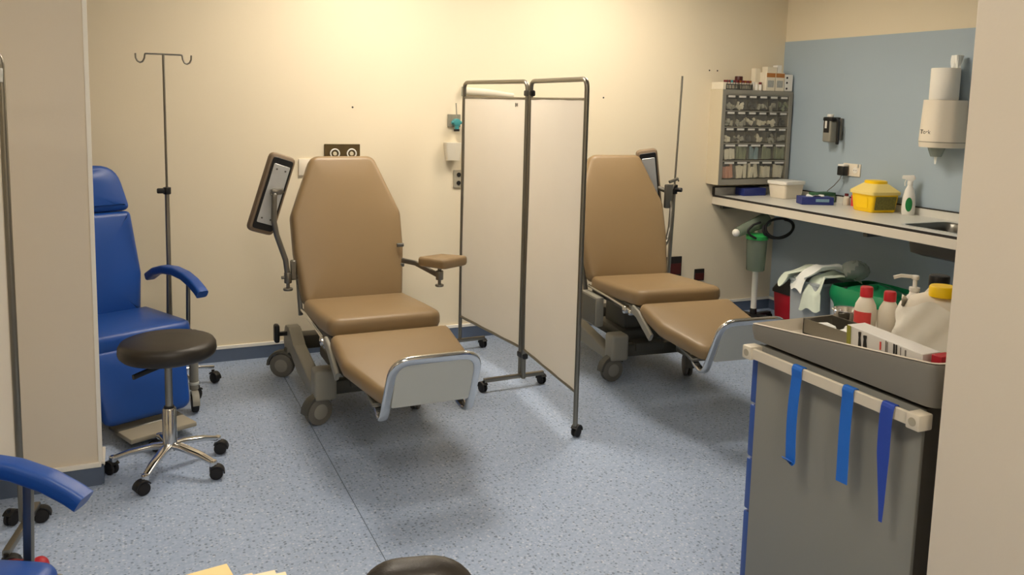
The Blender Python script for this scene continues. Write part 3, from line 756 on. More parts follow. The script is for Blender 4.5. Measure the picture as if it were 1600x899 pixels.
tube_rack(4.030, 'dark tube rack with rust brown capped tubes under the brown jar', ['brown_glass', 'maroon_cap'])
g = G().lathe([(0, 0), (.026, 0), (.028, .004), (.028, .04), (.022, .046), (0, .046)], seg=18); jar = g.obj('jar', 'brown_glass')
put(jar, 4.035, 4.962, ZK, 'brown glass jar standing behind the rust capped tubes', 'jar'); G().cyl((0, 0, .044), (0, 0, .098), .028, seg=18, bev=.003).obj('lid', 'dark_red', jar)
for i, (x, m_, lb) in enumerate(((4.115, 'white_trim', 'small white vial beside the brown capped rack'), (4.147, 'white_plastic_warm', 'small white vial beside the purple capped vial'), (4.180, 'maroon_cap', 'small white vial with a purple cap on the cabinet'))):
    v = G().lathe([(0, 0), (.012, 0), (.012, .04), (.008, .046), (0, .046)], seg=12).obj('vial', 'white_plastic'); put(v, x, 4.90, ZK, lb, 'vial', 'vials on the cabinet')
    G().cyl((0, 0, .044), (0, 0, .060), .011, seg=12).obj('cap', m_, v)
for i, (x, w) in enumerate(((4.250, .080), (4.335, .080))):
    t = thing('medicine_carton', ('cream carton with an orange top band beside the purple vial', 'cream carton with an orange top band beside the domino-marked carton')[i], 'box', (x, 4.905, ZK), 0, 'orange banded cartons')
    G().box((0, 0, .066), (w, .07, .132), .001, 1).obj('body', 'carton_cream', t)
    G().box((0, -.0352, .112), (w*.98, .001, .030)).obj('print_band', 'orange_print', t)
    G().box((0, -.0352, .05), (w*.7, .001, .05)).obj('print_block', 'packet_grey', t)
t = thing('pill_carton', 'small white carton with black dots at the cabinet end by the blue wall', 'box', (4.418, 4.905, ZK))
G().box((0, 0, .062), (.072, .07, .120), .001, 1).obj('body', 'white_plastic', t)
for z_ in (.02, .062, .098): G().cyl((-.018, -.0345, z_), (-.018, -.036, z_), .008, seg=12).obj('print_dot', 'ink_black', t)
put(bx('carton', .09, .06, .04, 'carton_cream'), 4.28, 4.925, ZK+.1325, 'flat cream carton lying on the orange banded cartons', 'box')
put(bx('carton', .04, .05, .055, 'white_plastic'), 4.352, 4.925, ZK+.1325, 'little white carton topmost on the orange banded cartons', 'box')
put(bx('carton', .045, .05, .16, 'carton_cream'), 4.19, 4.965, ZK, 'tall narrow cream carton behind the white vials', 'box')

# ------------------------------------------------------------------ things on the worktop
ZW = ZT + .0008
put(bx('glove_box', .20, .10, .055, 'blue_box', .002), 4.155, 4.905, ZW, 'flat dark blue glove box under the drawer cabinet', 'box')
t = thing('plastic_tub', 'white square plastic tub with a lid on the worktop', 'tub', (4.30, 4.70, ZW), 6)
g = G(); rings = []
for wv, z_ in ((.165, 0), (.172, .004), (.195, .100), (.195, .104)): rings.append([g.bm.verts.new((x, y, z_)) for x, y in rrect(wv, wv*.85, .02, 4)])
for a, b in zip(rings, rings[1:]):
    for i in range(len(a)): g.bm.faces.new((a[i], a[(i+1) % len(a)], b[(i+1) % len(a)], b[i]))
g.bm.faces.new(rings[0][::-1]); g.bm.faces.new(rings[-1]); g.obj('tub', 'white_plastic_warm', t)
G().prism(rrect(.212, .182, .024, 4), .100, .124, None, .004, 2).obj('lid', 'white_plastic', t)
t = thing('tissue_box', 'dark blue tissue box with white tissues sticking out', 'tissue box', (4.225, 4.335, ZW), -24)
G().box((0, 0, .026), (.215, .115, .052), .002, 1).obj('carton', 'blue_box', t)
G().box((.03, -.058, .03), (.09, .001, .02)).obj('print', 'packet_blue', t)
g = G()
def tis(u, v):
    a = u*2*PI; r = .012 + .04*v
    return V((r*math.cos(a)*1.2 + .004*math.sin(5*a), r*math.sin(a)*.6, .05 + .035*v*(.7+.3*math.sin(3*a)) - .02*v*v))
g.grid(tis, 18, 5, .0008).obj('tissue', 'tissue', t)
t = thing('green_carton', 'dark green printed carton behind the blue tissue box', 'box', (4.365, 4.415, ZW), 0)
G().box((0, 0, .034), (.16, .09, .068), .0015, 1).obj('carton', 'green_box', t); G().box((.02, -.0455, .03), (.10, .001, .03)).obj('print', 'packet_green', t)
t = thing('lotion_bottle', 'small clear bottle with a purple cap beside the green carton', 'bottle', (4.405, 4.235, ZW))
G().lathe([(0, 0), (.022, 0), (.023, .004), (.023, .05), (.012, .062), (0, .062)], seg=16).obj('bottle', 'milky', t); G().cyl((0, 0, .06), (0, 0, .078), .013, seg=14).obj('cap', 'maroon_cap', t)
put(bx('red_carton', .05, .05, .075, 'red_label'), 4.425, 4.165, ZW, 'small red and white carton beside the yellow sharps bin', 'box')
# yellow sharps container
t = thing('sharps_container', 'yellow sharps container with a raised lid on the worktop', 'sharps container', (4.335, 3.935, ZW), -8)
def taper(levels, m_, name, parent, cap=True):
    g = G(); rings = [[g.bm.verts.new((x, y, z_)) for x, y in rrect(w, l, r, 4)] for w, l, r, z_ in levels]
    for a, b in zip(rings, rings[1:]):
        for i in range(len(a)): g.bm.faces.new((a[i], a[(i+1) % len(a)], b[(i+1) % len(a)], b[i]))
    g.bm.faces.new(rings[0][::-1]); g.bm.faces.new(rings[-1]); return g.obj(name, m_, parent)
taper(((.175, .175, .02, 0), (.182, .183, .02, .006), (.205, .21, .024, .118)), 'yellow_plastic', 'tub', t)
taper(((.222, .228, .026, .112), (.222, .228, .026, .130), (.21, .215, .026, .136), (.13, .13, .04, .176), (.125, .125, .04, .178)), 'yellow_lid', 'lid', t)
taper(((.12, .125, .05, .176), (.12, .125, .05, .192), (.11, .115, .05, .197)), 'yellow_plastic', 'flap', t)
G().prism(rrect(.155, .085, .006, 2), 0, .0015, frame((0.0, -.1005, .06), (1, 0, 0), (0, -.012, .11))).obj('label', 'label_dark', t)
for s in (-1, 1): G().prism(rrect(.11, .07, .006, 2), 0, .0015, frame((s*.0975, 0, .06), (0, s, 0), (s*.012, 0, .11))).obj('label', 'label_dark' if s > 0 else 'yellow_plastic', t)
# spray bottle
t = thing('spray_bottle', 'white trigger spray bottle with a green oval label', 'spray bottle', (4.405, 3.735, ZW), -45)
def sprayprof():
    g = G(); rings = []
    for rx, ry, z_ in ((.034, .024, 0), (.038, .027, .006), (.039, .027, .06), (.036, .025, .11), (.026, .019, .155), (.016, .014, .178), (.014, .014, .19)):
        rings.append([g.bm.verts.new((rx*math.cos(2*PI*i/20), ry*math.sin(2*PI*i/20), z_)) for i in range(20)])
    for a, b in zip(rings, rings[1:]):
        for i in range(20): g.bm.faces.new((a[i], a[(i+1) % 20], b[(i+1) % 20], b[i]))
    g.bm.faces.new(rings[0][::-1]); g.bm.faces.new(rings[-1]); return g
sprayprof().obj('bottle', 'white_plastic', t)
g = G(); g.cyl((0, 0, .185), (0, 0, .21), .017, seg=14, bev=.002)
g.prism(rpoly([(-.048, .222), (-.045, .243), (.02, .248), (.03, .228), (.012, .205), (-.012, .205), (-.018, .222)], .004, 2), -.011, .011, frame((0, 0, 0), (1, 0, 0), (0, 0, 1)), .003, 2)
sh = g.obj('spray_head', 'white_plastic', t)
G().sweep([(-.022, 0, .222), (-.030, 0, .20), (-.028, 0, .178)], rrect(.014, .005, .002, 2), side=(0, 1, 0)).obj('trigger', 'white_plastic', sh)
def oval(u, v):
    a = u*2*PI; x = .020*v*math.cos(a); z_ = .066 + .044*v*math.sin(a)
    return V((x, -.0272*math.sqrt(max(0, 1-(x/.039)**2)) - .0008, z_))
G().grid(oval, 20, 3).obj('label', 'green_label', t)

# ------------------------------------------------------------------ fittings on the blue wall
XW = XR - .006
t = thing('soap_dispenser', 'black and grey elbow soap dispenser on the blue wall', 'soap dispenser', (XW, 4.415, 1.40))
G().box((-.012, 0, .0), (.024, .085, .15), .006, 2).obj('backplate', 'mech_grey', t)
b_ = G().box((-.055, .025, -.015), (.07, .075, .15), .012, 3).obj('bottle', 'grey_base', t)
G().box((-.0912, .025, .02), (.002, .05, .09), .001, 1).obj('label', 'ink_black', b_)
G().box((-.0925, .03, .03), (.001, .018, .05)).obj('print', 'label_white', b_)
G().box((-.05, .02, .068), (.085, .085, .028), .008, 2).obj('pump_head', 'black_plastic', t)
G().cyl((-.06, .025, .08), (-.06, .025, .102), .022, seg=14, bev=.005).obj('cap', 'white_plastic', t)
G().sweep(fillet([(-.05, -.02, .07), (-.065, -.055, .055), (-.07, -.062, -.08), (-.068, -.058, -.10)], .02), rrect(.02, .016, .005, 2), side=(1, 0, 0)).obj('elbow_lever', 'black_plastic', t)
t = thing('wall_socket', 'white double wall socket on the blue wall', 'socket', (XW, 4.27, 1.13))
G().box((-.005, 0, 0), (.010, .15, .085), .003, 2).obj('plate', 'white_plastic_warm', t)
G().cyl((-.010, -.035, 0), (-.013, -.035, 0), .021, seg=18).obj('outlet', 'white_trim', t)
for s in (-1, 1): G().cyl((-.0125, -.035+s*.009, 0), (-.0138, -.035+s*.009, 0), .003, seg=8).obj('pin_hole', 'ink_black', t)
G().box((-.012, -.06, .03), (.004, .012, .022), .001, 1).obj('switch', 'packet_grey', t)
t = thing('plug_adapter', 'black plug adapter with its cord in the wall socket', 'plug', (XW-.0142, 4.315, 1.125))
G().box((-.027, 0, -.005), (.05, .055, .062), .006, 2).obj('body', 'black_plastic', t)
G().box((-.024, 0, .034), (.048, .055, .014), .004, 2).obj('top', 'white_plastic', t)
G().tube([(-.027, .01, -.034), (-.03, .015, -.06), (-.045, .05, -.11), (-.06, .085, -.145), (-.065, .09, -.1545)], .003, 6, .03).obj('cord', 'ink_grey', t)
t = thing('towel_dispenser', 'round white paper towel dispenser on the blue wall', 'towel dispenser', (XW, 3.555, 1.33))
prof = rpoly([(0, -.125), (-.10, -.125), (-.185, -.05), (-.185, .05), (-.10, .125), (0, .125)], [.005, .09, .09, .09, .09, .005], 7)
def shell(z0, z1, k0, k1, m_, name, parent):
    g = G(); a = [g.bm.verts.new((x*k0, y*k0, z0)) for x, y in prof]; b = [g.bm.verts.new((x*k1, y*k1, z1)) for x, y in prof]; n = len(a)
    g.bm.faces.new(a[::-1]); g.bm.faces.new(b)
    for i in range(n): g.bm.faces.new((a[i], a[(i+1) % n], b[(i+1) % n], b[i]))
    return g.obj(name, m_, parent)
shell(.03, .275, 1.0, .93, 'white_plastic_warm', 'cover', t)
shell(-.005, .025, .97, 1.0, 'white_plastic_warm', 'base', t)
shell(.024, .031, .985, .985, 'beige_plate', 'seam', t)
text_mesh('logo', 'Tork', .035, frame((-.1815, .012, .085), (0, -1, 0), (.05, 0, 1)), 'ink_black', t)
G().lathe([(0, -.06), (.03, -.06), (.045, -.02), (.05, -.003), (0, -.003)], tr(-.09, 0, 0), 16).obj('outlet', 'clear_plastic', t)
G().prism([(-.018, 0), (.018, 0), (.006, -.10), (-.004, -.10)], -.001, .001, frame((-.09, 0, -.005), (0, 1, 0), (0, 0, 1))).obj('paper_end', 'tissue', t)
def roll(name, label, x, y, z, r, h, top):
    t = thing(name, label, 'paper roll', (x, y, z))
    G().lathe([(.02, 0), (r-.003, 0), (r, .004), (r, h-.004), (r-.003, h), (.02, h), (.02, 0)], seg=32).obj('paper', 'paper_white', t)
    if top:
        g = G()
        def crumple(u, v):
            a = u*2*PI; rr = .019*(1-v*.25)*(1+.35*math.sin(3*a+v*3)+.2*math.sin(7*a))*(1+.7*v)
            return V((rr*math.cos(a), rr*math.sin(a), -.03+h*0 + v*.105))
        g.grid(crumple, 22, 6, .0015); o = g.obj('pulled_end', 'tissue', t); o.location = (.03, -.045, h)
    return t
roll('paper_roll', 'white paper towel roll standing on the towel dispenser', XW-.090, 3.535, 1.6055, .080, .185, True)

# ------------------------------------------------------------------ fittings on the back wall
t = thing('light_switch', 'white light switch beside the backrest of the tan chair', 'switch', (.945, YB, 1.122))
G().box((0, -.006, 0), (.088, .012, .098), .003, 2).obj('plate', 'white_plastic_warm', t); G().box((.015, -.014, -.012), (.03, .008, .028), .002, 1).obj('rocker', 'white_plastic', t)
t = thing('gas_outlet', 'bronze wall plate with two white ringed outlets behind the tan chair', 'wall outlet', (1.157, YB, 1.20))
G().box((0, -.006, 0), (.212, .012, .115), .002, 1).obj('plate', 'bronze', t)
for x in (-.045, .055):
    pts = [(x+.026*math.cos(2*PI*i/24), -.015, .002+.026*math.sin(2*PI*i/24)) for i in range(24)]
    rg = G().tube(pts, .0042, 8, closed=True).obj('ring', 'white_plastic', t); G().cyl((x, -.011, .002), (x, -.016, .002), .012, seg=14).obj('valve', 'cabinet_side', rg)
t = thing('flowmeter', 'oxygen flowmeter with a teal valve on a wall plate', 'flowmeter', (1.865, YB, 1.405))
G().box((-.005, -.006, 0), (.085, .012, .08), .002, 1).obj('plate', 'wall_box_grey', t)
g = G(); g.cyl((0, -.012, -.01), (0, -.06, -.01), .024, seg=16, bev=.004); g.cyl((-.035, -.045, -.01), (.045, -.045, -.01), .010, seg=10); g.cyl((0, -.045, -.05), (0, -.045, 0), .014, seg=12); g.ball((.05, -.045, .0), .014)
g.obj('valve', 'teal', t); G().cyl((0, -.045, 0), (-.002, -.03, .11), .004, seg=8).obj('gauge_stem', 'wall_box_grey', t)
G().cyl((.0, -.045, -.05), (.0, -.045, -.064), .018, seg=12).obj('outlet_nut', 'black_plastic', t)
t = thing('wall_cup', 'milky plastic cup holder on the wall under the flowmeter', 'holder', (1.845, YB, 1.16))
taper(((.085, .05, .012, 0), (.10, .06, .012, .06), (.105, .062, .012, .11)), 'milky', 'cup', t).location = (0, -.033, 0)
t = thing('wall_outlet', 'beige wall socket with two black outlets beside the folding screen', 'socket', (1.893, YB, 1.04))
G().box((0, -.005, 0), (.058, .010, .112), .002, 1).obj('plate', 'beige_plate', t)
for z_ in (-.026, .026): G().cyl((.004, -.009, z_), (.004, -.013, z_), .014, seg=16).obj('outlet', 'ink_black', t)
t = thing('plastic_sleeve', 'long pale plastic sleeve on the wall behind the folding screen', 'sleeve', (2.09, YB, 1.585))
G().sweep([(-.17, -.018, .008), (0, -.018, .0), (.17, -.018, -.014)], [(.022*math.cos(2*PI*i/12), .014*math.sin(2*PI*i/12)) for i in range(12)], scale=[1.1, 1, .6]).obj('sleeve', 'milky', t)
G().box((-.176, -.02, .004), (.012, .038, .06), .003, 1).obj('end_bracket', 'clear_plastic', t)
for (x, z, w, h, lb) in ((3.56, .378, .155, .145, 'larger dark red wall socket beside the drip pole'), (3.80, .303, .086, .088, 'smaller dark red wall socket beside the worktop corner')):
    t = thing('power_socket', lb, 'socket', (x, YB, z), 0, 'dark red wall sockets')
    G().box((0, -.005, 0), (w, .010, h), .002, 1).obj('plate', 'edge_black', t); G().box((0, -.0105, -h*.12), (w*.9, .003, h*.55), .001, 1).obj('insert', 'dark_red', t)

# ------------------------------------------------------------------ under the worktop
t = thing('suction_unit', 'suction jar on a white pole stand with coiled black hose', 'suction unit', (4.0, 4.62, 0))
G().cyl((0, 0, .12), (0, 0, .72), .020, seg=16).obj('pole', 'white_plastic', t)
G().cyl((0, 0, .05), (0, 0, .125), .024, seg=14, bev=.004).obj('hub', 'black_plastic', t)
for k in range(5):
    a = math.radians(20+72*k); d = V((math.cos(a), math.sin(a), 0))
    G().sweep([V((0, 0, .075)), d*.22 + V((0, 0, .06))], rrect(.026, .05, .008, 2), side=(0, 0, 1), scale=[1, .8]).obj('base_leg', 'black_plastic', t)
    castor(t, (d.x*.215, d.y*.215, 0), .024, .026, math.degrees(a))
G().lathe([(0, .415), (.058, .415), (.062, .42), (.070, .63), (.070, .64), (0, .64)], tr(-.065, -.07, 0), 24).obj('jar', 'clear_jar', t)
G().lathe([(0, .635), (.076, .635), (.076, .66), (.05, .672), (0, .672)], tr(-.065, -.07, 0), 24).obj('jar_lid', 'green_lid', t)
G().box((-.03, -.01, .53), (.05, .03, .2), .006, 1).obj('jar_holder', 'grey_base', t)
G().cyl((-.22, -.05, .685), (.05, -.02, .76), .034, .05, seg=16, bev=.006).obj('pump_arm', 'clear_jar', t)
G().ball((-.235, -.052, .682), .026).obj('arm_knob', 'white_plastic', t)
g = G()
hp = []
for i in range(64):
    a = i/63*2*PI*1.75 + PI*.9; r1 = .105 + .02*math.sin(i*.12)
    hp.append((.065 + r1*1.2*math.cos(a) - .02*(i/63), -.12 - .012*math.sin(i*.3) - i*.0006, .715 + .072*math.sin(a)*(1 - .12*(i/63))))
g.tube(hp, .009, 8); g.tube([(-.16, -.11, .67), (-.18, -.10, .70), (-.13, -.10, .74), (-.07, -.10, .755)], .008, 8, .03); g.tube([(-.16, -.11, .67), (-.11, -.12, .645), (-.04, -.12, .66)], .008, 8, .03)
g.obj('hose', 'black_rubber', t)
t = thing('red_bin', 'red plastic bin with a black lid beside the grey bin', 'bin', (4.275, 4.51, 0))
taper(((.17, .22, .03, 0), (.20, .25, .03, .235)), 'red_plastic', 'bin', t); taper(((.215, .265, .03, .236), (.215, .265, .03, .255), (.16, .2, .05, .325)), 'black_plastic', 'lid', t)
t = thing('waste_bin', 'waste bin lined with a green bag under the worktop', 'bin', (4.225, 3.755, 0))
g = G(); rings = []
for w, l, z_ in ((.34, .42, 0), (.36, .45, .40), (.35, .44, .40), (.33, .41, .02)): rings.append([g.bm.verts.new((x, y, z_)) for x, y in rrect(w, l, .03, 4)])
for a, b in zip(rings, rings[1:]):
    for i in range(len(a)): g.bm.faces.new((a[i], a[(i+1) % len(a)], b[(i+1) % len(a)], b[i]))
g.bm.faces.new(rings[0][::-1]); g.bm.faces.new(rings[-1]); g.obj('bin', 'bin_grey', t)
def liner(u, v):
    n = rrect(1, 1, .12, 4); a = u*2*PI
    c, s = math.cos(a), math.sin(a); e = (abs(c)**6 + abs(s)**6) ** (-1/6)
    k = 1.0 + .02*math.sin(9*a+2*v) 
    off = .018*math.sin(PI*min(1, v*1.2)) + .006*math.sin(13*a)*v
    return V((c*e*(.185+off)*k, s*e*(.230+off)*k, .43 - .17*v - .03*v*math.sin(4*a+1)))
G().grid(liner, 60, 8, .001).obj('bag', 'bag_green', t)
def lump(u, v):
    a = u*2*PI; r = math.sin(v*PI/2)
    return V((.165*r*math.cos(a), .20*r*math.sin(a), .40 + .045*math.cos(v*PI/2)*(1+.3*math.sin(3*a))))
G().grid(lump, 24, 6).obj('bag_fill', 'bag_green', t)
t = thing('laundry_bin', 'light grey linen bin with gowns piled on it', 'bin', (4.165, 4.145, 0))
taper(((.33, .235, .02, 0), (.35, .255, .02, .40), (.36, .265, .02, .405), (.36, .265, .02, .42)), 'bin_grey', 'bin', t)
# crumpled gowns draped over the far end of the grey bin
def drape(name, label, pts, w, seed, m_='gown_green'):
    rnd = random.Random(seed); ph = [rnd.uniform(0, 6) for _ in range(6)]; pts = [V(p) for p in pts]; n = len(pts)-1
    def f(u, v):
        x = u*n; i = min(int(x), n-1); k = x-i; k = k*k*(3-2*k)*.4 + k*.6
        p = pts[i].lerp(pts[i+1], k); d = (pts[i+1]-pts[i]).normalized(); s = d.cross(V((0, 0, 1))); 
        s = s.normalized() if s.length > .05 else V((0, 1, 0))
        ww = w*(1 - .25*math.sin(u*5+ph[0]))
        q = p + s*(v-.5)*ww
        q.z += .016*math.sin(v*9+ph[1]+u*3) + .008*math.sin(u*13+ph[2]+v*5)
        q.x += .009*math.sin(v*7+u*6+ph[3]); q.y += .008*math.sin(v*5+u*9+ph[4])
        return q
    o = G().grid(f, 22, 14, .0025).obj(name, m_)
    return tag(o, label, 'gown', 'used gowns on the grey bin')
drape('used_gown', 'crumpled pale green gown with one sleeve hanging towards the wall', [(4.26, 4.06, .44), (4.18, 4.15, .48), (4.10, 4.25, .475), (4.02, 4.33, .42), (3.985, 4.36, .36)], .17, 1)
drape('used_gown', 'pale green gown corner hanging down the side of the linen bin', [(4.26, 3.99, .44), (4.14, 4.02, .475), (4.02, 4.04, .455), (3.965, 4.045, .36), (3.955, 4.045, .25)], .16, 2)
drape('used_gown', 'white gown folded in a curl beside the green bag', [(4.30, 4.00, .46), (4.19, 4.06, .515), (4.08, 4.12, .51), (3.99, 4.17, .45), (3.955, 4.18, .36)], .15, 4, 'tissue')
g = G()
def puff(u, v):
    a = u*2*PI; b = v*PI; r = 1 + .10*math.sin(3*a+b*2) + .07*math.sin(7*a+5*b)
    return V((.085*r*math.sin(b)*math.cos(a), .075*r*math.sin(b)*math.sin(a), .06*r*math.cos(b)))
o = g.grid(puff, 24, 14).obj('plastic_bag', 'clear_plastic'); put(o, 4.21, 3.93, .515, 'crumpled clear plastic bag sitting on the green bag', 'bag')

# ------------------------------------------------------------------ trolley
TX, TX1, TY0, TY1 = 1.604, 2.12, 1.262, 1.83
cxy = V(((TX+TX1)/2, (TY0+TY1)/2, 0)); hw, hl = (TX1-TX)/2, (TY1-TY0)/2
t = thing('medical_trolley', 'grey medical trolley with a raised tray top and side rail', 'trolley', tuple(cxy))
G().box((0, 0, .49), (hw*2-.02, hl*2-.03, .76), .006, 2).obj('body', 'trolley_dark', t)
G().box((-hw+.006, .002, .495), (.012, hl*2-.02, .75), .004, 2).obj('side_panel', 'trolley_grey', t)
G().box((hw-.006, .002, .495), (.012, hl*2-.02, .75), .004, 2).obj('side_panel', 'trolley_grey', t)
zz = .14
for i, h in enumerate((.23, .16, .16, .16)):
    d = G().box((0, hl+.001, zz+h/2), (hw*2-.006, .034, h-.006), .006, 2).obj('drawer', 'trolley_blue', t); zz += h
    G().box((0, hl+.022, zz-.04), (.24, .014, .02), .005, 2).obj('handle', 'rail_cream', d)
G().box((0, 0, .105), (hw*2, hl*2, .035), .012, 2).obj('base', 'trolley_grey', t)
for sx in (-1, 1):
    for sy in (-1, 1): castor(t, (sx*(hw-.05), sy*(hl-.05), 0), .038, .026, 40*sx+90*sy, 'wheel_grey', 'mech_grey')
# tray: moulded top whose rim rises towards the near end
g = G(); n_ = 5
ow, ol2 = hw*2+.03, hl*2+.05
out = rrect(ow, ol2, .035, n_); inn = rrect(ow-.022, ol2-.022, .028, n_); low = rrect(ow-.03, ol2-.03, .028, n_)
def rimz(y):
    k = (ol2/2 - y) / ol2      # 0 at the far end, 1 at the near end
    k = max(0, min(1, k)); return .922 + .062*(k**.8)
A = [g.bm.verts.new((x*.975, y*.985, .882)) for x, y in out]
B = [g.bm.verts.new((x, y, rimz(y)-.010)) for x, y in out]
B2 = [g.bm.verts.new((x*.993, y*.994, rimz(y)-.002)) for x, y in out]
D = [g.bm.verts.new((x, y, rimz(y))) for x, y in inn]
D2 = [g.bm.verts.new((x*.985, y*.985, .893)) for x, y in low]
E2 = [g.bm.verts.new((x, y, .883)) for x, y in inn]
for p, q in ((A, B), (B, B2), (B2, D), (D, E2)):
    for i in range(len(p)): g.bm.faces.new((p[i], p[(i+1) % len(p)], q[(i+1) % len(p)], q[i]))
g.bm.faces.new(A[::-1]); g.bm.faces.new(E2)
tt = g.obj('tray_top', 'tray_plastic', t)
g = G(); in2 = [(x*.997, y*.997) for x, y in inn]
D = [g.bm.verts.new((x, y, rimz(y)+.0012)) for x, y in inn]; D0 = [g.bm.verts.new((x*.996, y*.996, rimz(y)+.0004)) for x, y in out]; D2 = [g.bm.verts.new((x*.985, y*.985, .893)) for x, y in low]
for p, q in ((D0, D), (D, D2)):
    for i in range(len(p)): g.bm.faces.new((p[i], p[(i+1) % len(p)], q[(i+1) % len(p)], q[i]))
g.bm.faces.new(D2); g.obj('tray_lit_inside', 'tray_lit_inside', tt)  # inner faces and lip of the same tray, lit tone painted in
rl = G().box((-hw-.030, .006, .850), (.010, hl*2-.035, .030), .002, 1).obj('side_rail', 'rail_cream', t)
for y in (-hl+.006, hl-.008):
    G().box((-hw-.020, y, .850), (.044, .036, .038), .004, 2).obj('rail_end', 'rail_cream', rl)
    G().cyl((-hw-.041, y, .85), (-hw-.043, y, .85), .010, seg=14).obj('screw_cap', 'beige_plate', rl)
ZS = .8935
# tourniquet straps over the rail
def strap(label, y, zb, w, m_, kind):
    xr = TX - .030; r_ = .0085; th = .0022
    zt = .8672; pts = [(xr+.0105, y, .838), (xr+.010, y, .858), (xr+.006, y, zt), (xr-.006, y, zt), (xr-.0095, y, .858)]
    n = 12
    for i in range(1, n+1):
        u = i/n; z = .858 + (zb-.858)*u
        pts.append((xr-.0095 + .004*math.sin(u*3+y*9) , y + .004*math.sin(u*4.0), z))
    sc = None
    if kind == 'hook': pts += [(xr-.016, y, zb-.004), (xr-.024, y, zb+.004)]
    o = G()
    if kind == 'taper':
        path = [V(p) for p in fillet(pts, .004, 3)]; k = len(path)
        sc = []
        for i, p in enumerate(path):
            u = max(0, (.858-p.z)/(.858-zb)); sc.append(1 if u < .4 else max(.12, 1-(u-.4)*1.2))
        o.sweep(path, rrect(w, th, .0009, 1), side=(0, 1, 0), scale=sc)
    else:
        o.sweep(fillet(pts, .004, 3), rrect(w, th, .0009, 1), side=(0, 1, 0))
    return tag(o.obj('tourniquet', m_), label, 'strap', 'blue tourniquets on the trolley rail')
strap('bright blue tourniquet with a turned-up end on the trolley rail', 1.628, .615, .036, 'strap_blue', 'hook')
strap('bright blue flat tourniquet between the other two on the trolley rail', 1.456, .628, .036, 'strap_blue', 'flat')
strap('dark blue twisted tourniquet tapering to a point on the trolley rail', 1.338, .583, .036, 'strap_dark', 'taper')
# things on the tray
t = thing('instrument_tray', 'steel instrument tray with white swabs on the trolley', 'tray', (1.800, 1.708, ZS), 0)
g = G()
for (c, s) in (((0, 0, .002), (.11, .19, .004)), ((-.0535, 0, .022), (.003, .19, .044)), ((.0535, 0, .022), (.003, .19, .044)), ((0, -.0935, .022), (.11, .003, .044)), ((0, .0935, .022), (.11, .003, .044))): g.box(c, s)
g.obj('tray', 'brushed_steel', t)
for i, (x, y, w, l, h, rr) in enumerate(((-.020, -.045, .05, .06, .036, 12), (-.022, .040, .04, .05, .034, -15), (.02, -.01, .04, .025, .038, 6))):
    G().box((0, 0, .004+h/2), (w, l, h), .008, 2, tr(x, y, 0) @ rot('Z', rr)).obj('swab', 'tissue', t)
t = thing('steel_bowl', 'small round steel bowl beside the instrument tray on the trolley', 'bowl', (1.905, 1.795, ZS))
G().lathe([(0, .002), (.026, .002), (.036, .03), (.040, .056), (.044, .058), (.042, .060), (.038, .058), (.033, .032), (.024, .006), (0, .006)], seg=32).obj('bowl', 'chrome', t)
def bottle(label, x, y, s, lab):
    t = thing('antiseptic_bottle', label, 'bottle', (x, y, ZS), 0, 'red capped bottles on the trolley')
    G().lathe([(0, 0), (.032*s, 0), (.035*s, .004), (.035*s, .095*s), (.032*s, .112*s), (.022*s, .132*s), (.017*s, .138*s), (.017*s, .15*s), (0, .15*s)], seg=24).obj('bottle', 'hdpe', t)
    G().lathe([(0, .138*s), (.0205*s, .138*s), (.0205*s, .168*s), (.018*s, .172*s), (0, .172*s)], seg=24).obj('cap', 'red_cap', t)
    if lab:
        def f(u, v):
            a = math.radians(-215+u*110); return V((.0355*s*math.cos(a), .0355*s*math.sin(a), (.05+v*.04)*s))
        G().grid(f, 10, 2).obj('label', lab, t)
    return t
bottle('larger white bottle with a red cap and red label on the trolley', 1.890, 1.718, .84, 'red_label')
bottle('smaller white bottle with a red cap beside the pump bottle', 1.930, 1.672, .80, None)
t = thing('pump_bottle', 'white pump bottle with a black printed line on the trolley', 'pump bottle', (1.985, 1.640, ZS))
G().lathe([(0, 0), (.028, 0), (.030, .004), (.030, .10), (.026, .118), (.014, .132), (.012, .14), (.014, .142), (.014, .152), (0, .152)], seg=20).obj('bottle', 'white_plastic', t)
g = G(); g.cyl((0, 0, .15), (0, 0, .178), .006, seg=10); g.cyl((0, 0, .174), (0, 0, .186), .010, seg=12, bev=.002); g.sweep([(.006, 0, .181), (-.03, .022, .183), (-.046, .033, .177)], rrect(.010, .008, .003, 2), side=(0, 0, 1)); g.obj('pump', 'white_plastic', t)
def f(u, v):
    a = math.radians(-225+u*90); return V((.0304*math.cos(a), .0304*math.sin(a), .082+v*.010))
G().grid(f, 10, 1).obj('printed_line', 'ink_black', t)
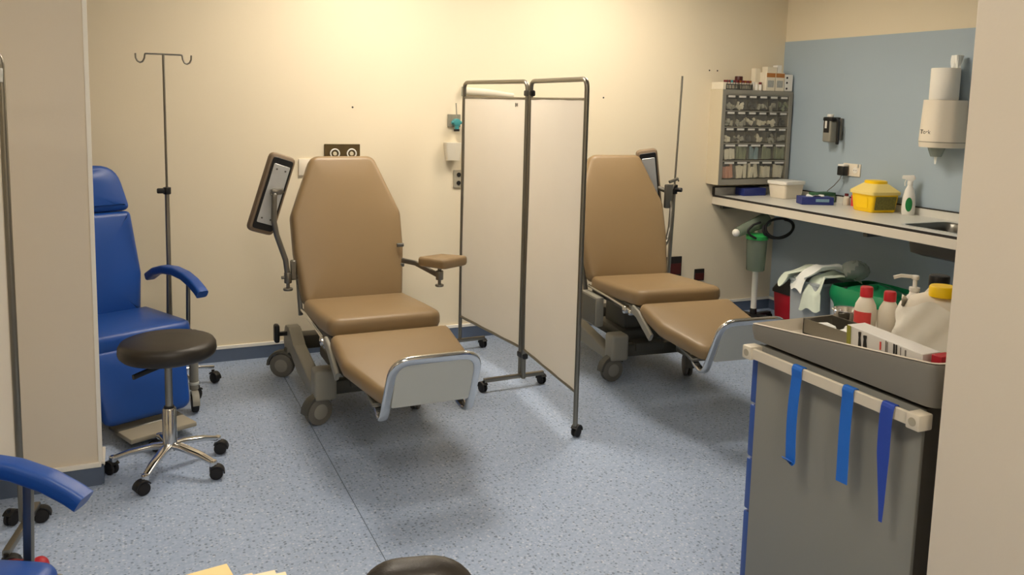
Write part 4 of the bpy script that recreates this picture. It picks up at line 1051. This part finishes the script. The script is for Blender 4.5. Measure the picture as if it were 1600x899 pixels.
# big canister wrapped in a carrier bag
t = thing('canister', 'big white canister with a yellow cap on the trolley', 'canister', (1.926, 1.520, ZS), -52)
taper(((.15, .10, .03, 0), (.155, .105, .03, .006), (.155, .105, .03, .115), (.13, .09, .03, .148), (.05, .05, .02, .165)), 'hdpe', 'body', t)
G().lathe([(0, .162), (.033, .162), (.033, .186), (.030, .19), (0, .19)], seg=24).obj('cap', 'yellow_plastic', t).location = (.012, -.015, 0)
def wrap(u, v):
    a = u*2*PI; c, s = math.cos(a), math.sin(a); e = (abs(c)**4+abs(s)**4)**(-.25)
    k = 1 + .07*math.sin(3*a+v*4) + .045*math.sin(8*a-v*9) + .03*math.sin(15*a+v*14)
    z = .005 + .135*v; top = (1-.22*v*v)
    return V((c*e*.094*k*top, s*e*.069*k*top, z + .012*math.sin(4*a+2)*v))
o = G().grid(wrap, 48, 14).obj('carrier_bag', 'paper_white'); put(o, 1.920, 1.522, ZS+.0003, 'white crumpled carrier bag wrapped around the canister', 'bag', None, -52)
t = thing('black_bottle', 'bottle with a black cap behind the yellow capped canister', 'bottle', (2.062, 1.625, ZS))
G().lathe([(0, 0), (.036, 0), (.036, .13), (.022, .15), (0, .15)], seg=20).obj('bottle', 'hdpe', t); G().cyl((0, 0, .148), (0, 0, .185), .027, seg=20, bev=.004).obj('cap', 'black_plastic', t)
# long glove carton standing inside the rim
t = thing('glove_carton', 'long white printed carton with an olive stripe behind the tray rim', 'box', (1.667, 1.425, ZS), -9)
L_ = .262; H_ = .097
G().box((0, 0, H_/2), (.052, L_, H_), .0015, 1, rot('Y', -3)).obj('carton', 'carton_white', t)
xf = -.0275
def prn(name, y0, y1, z0, z1, m_): return G().box((0, (y0+y1)/2, (z0+z1)/2), (.0014, y1-y0, z1-z0), m=tr(xf, 0, 0) @ rot('Y', -3)).obj(name, m_, t)
prn('stripe', L_/2-.016, L_/2-.001, .002, H_-.002, 'carton_olive')
for y, dz, w in ((.080, 0, .011), (.060, .004, .015)):
    G().prism(rpoly([(y-w/2, .05), (y+w/2, .048), (y+w*.35, .075), (y+w/2, H_-.008-dz), (y-w*.4, H_-.006-dz), (y-w*.2, .075)], .002, 2), -.0007, .0007, tr(xf, 0, 0) @ rot('Y', -3) @ frame((0, 0, 0), (0, 1, 0), (0, 0, 1))).obj('print_mark', 'ink_black', t)
for y, w, z0, z1, m_ in ((.005, .004, .066, .086, 'red_label'), (-.014, .0015, .062, .094, 'ink_grey'), (-.019, .0015, .062, .092, 'ink_grey'), (-.042, .004, .062, .094, 'ink_black'), (-.050, .004, .062, .094, 'ink_black'), (-.064, .0015, .066, .092, 'ink_grey'), (-.080, .003, .062, .090, 'ink_grey')):
    prn('print_line', y-w/2, y+w/2, z0, z1, m_)
put(bx('red_carton', .045, .026, .100, 'red_plastic'), 1.648, 1.272, ZS, 'dark red carton standing at the end of the long white carton', 'box')
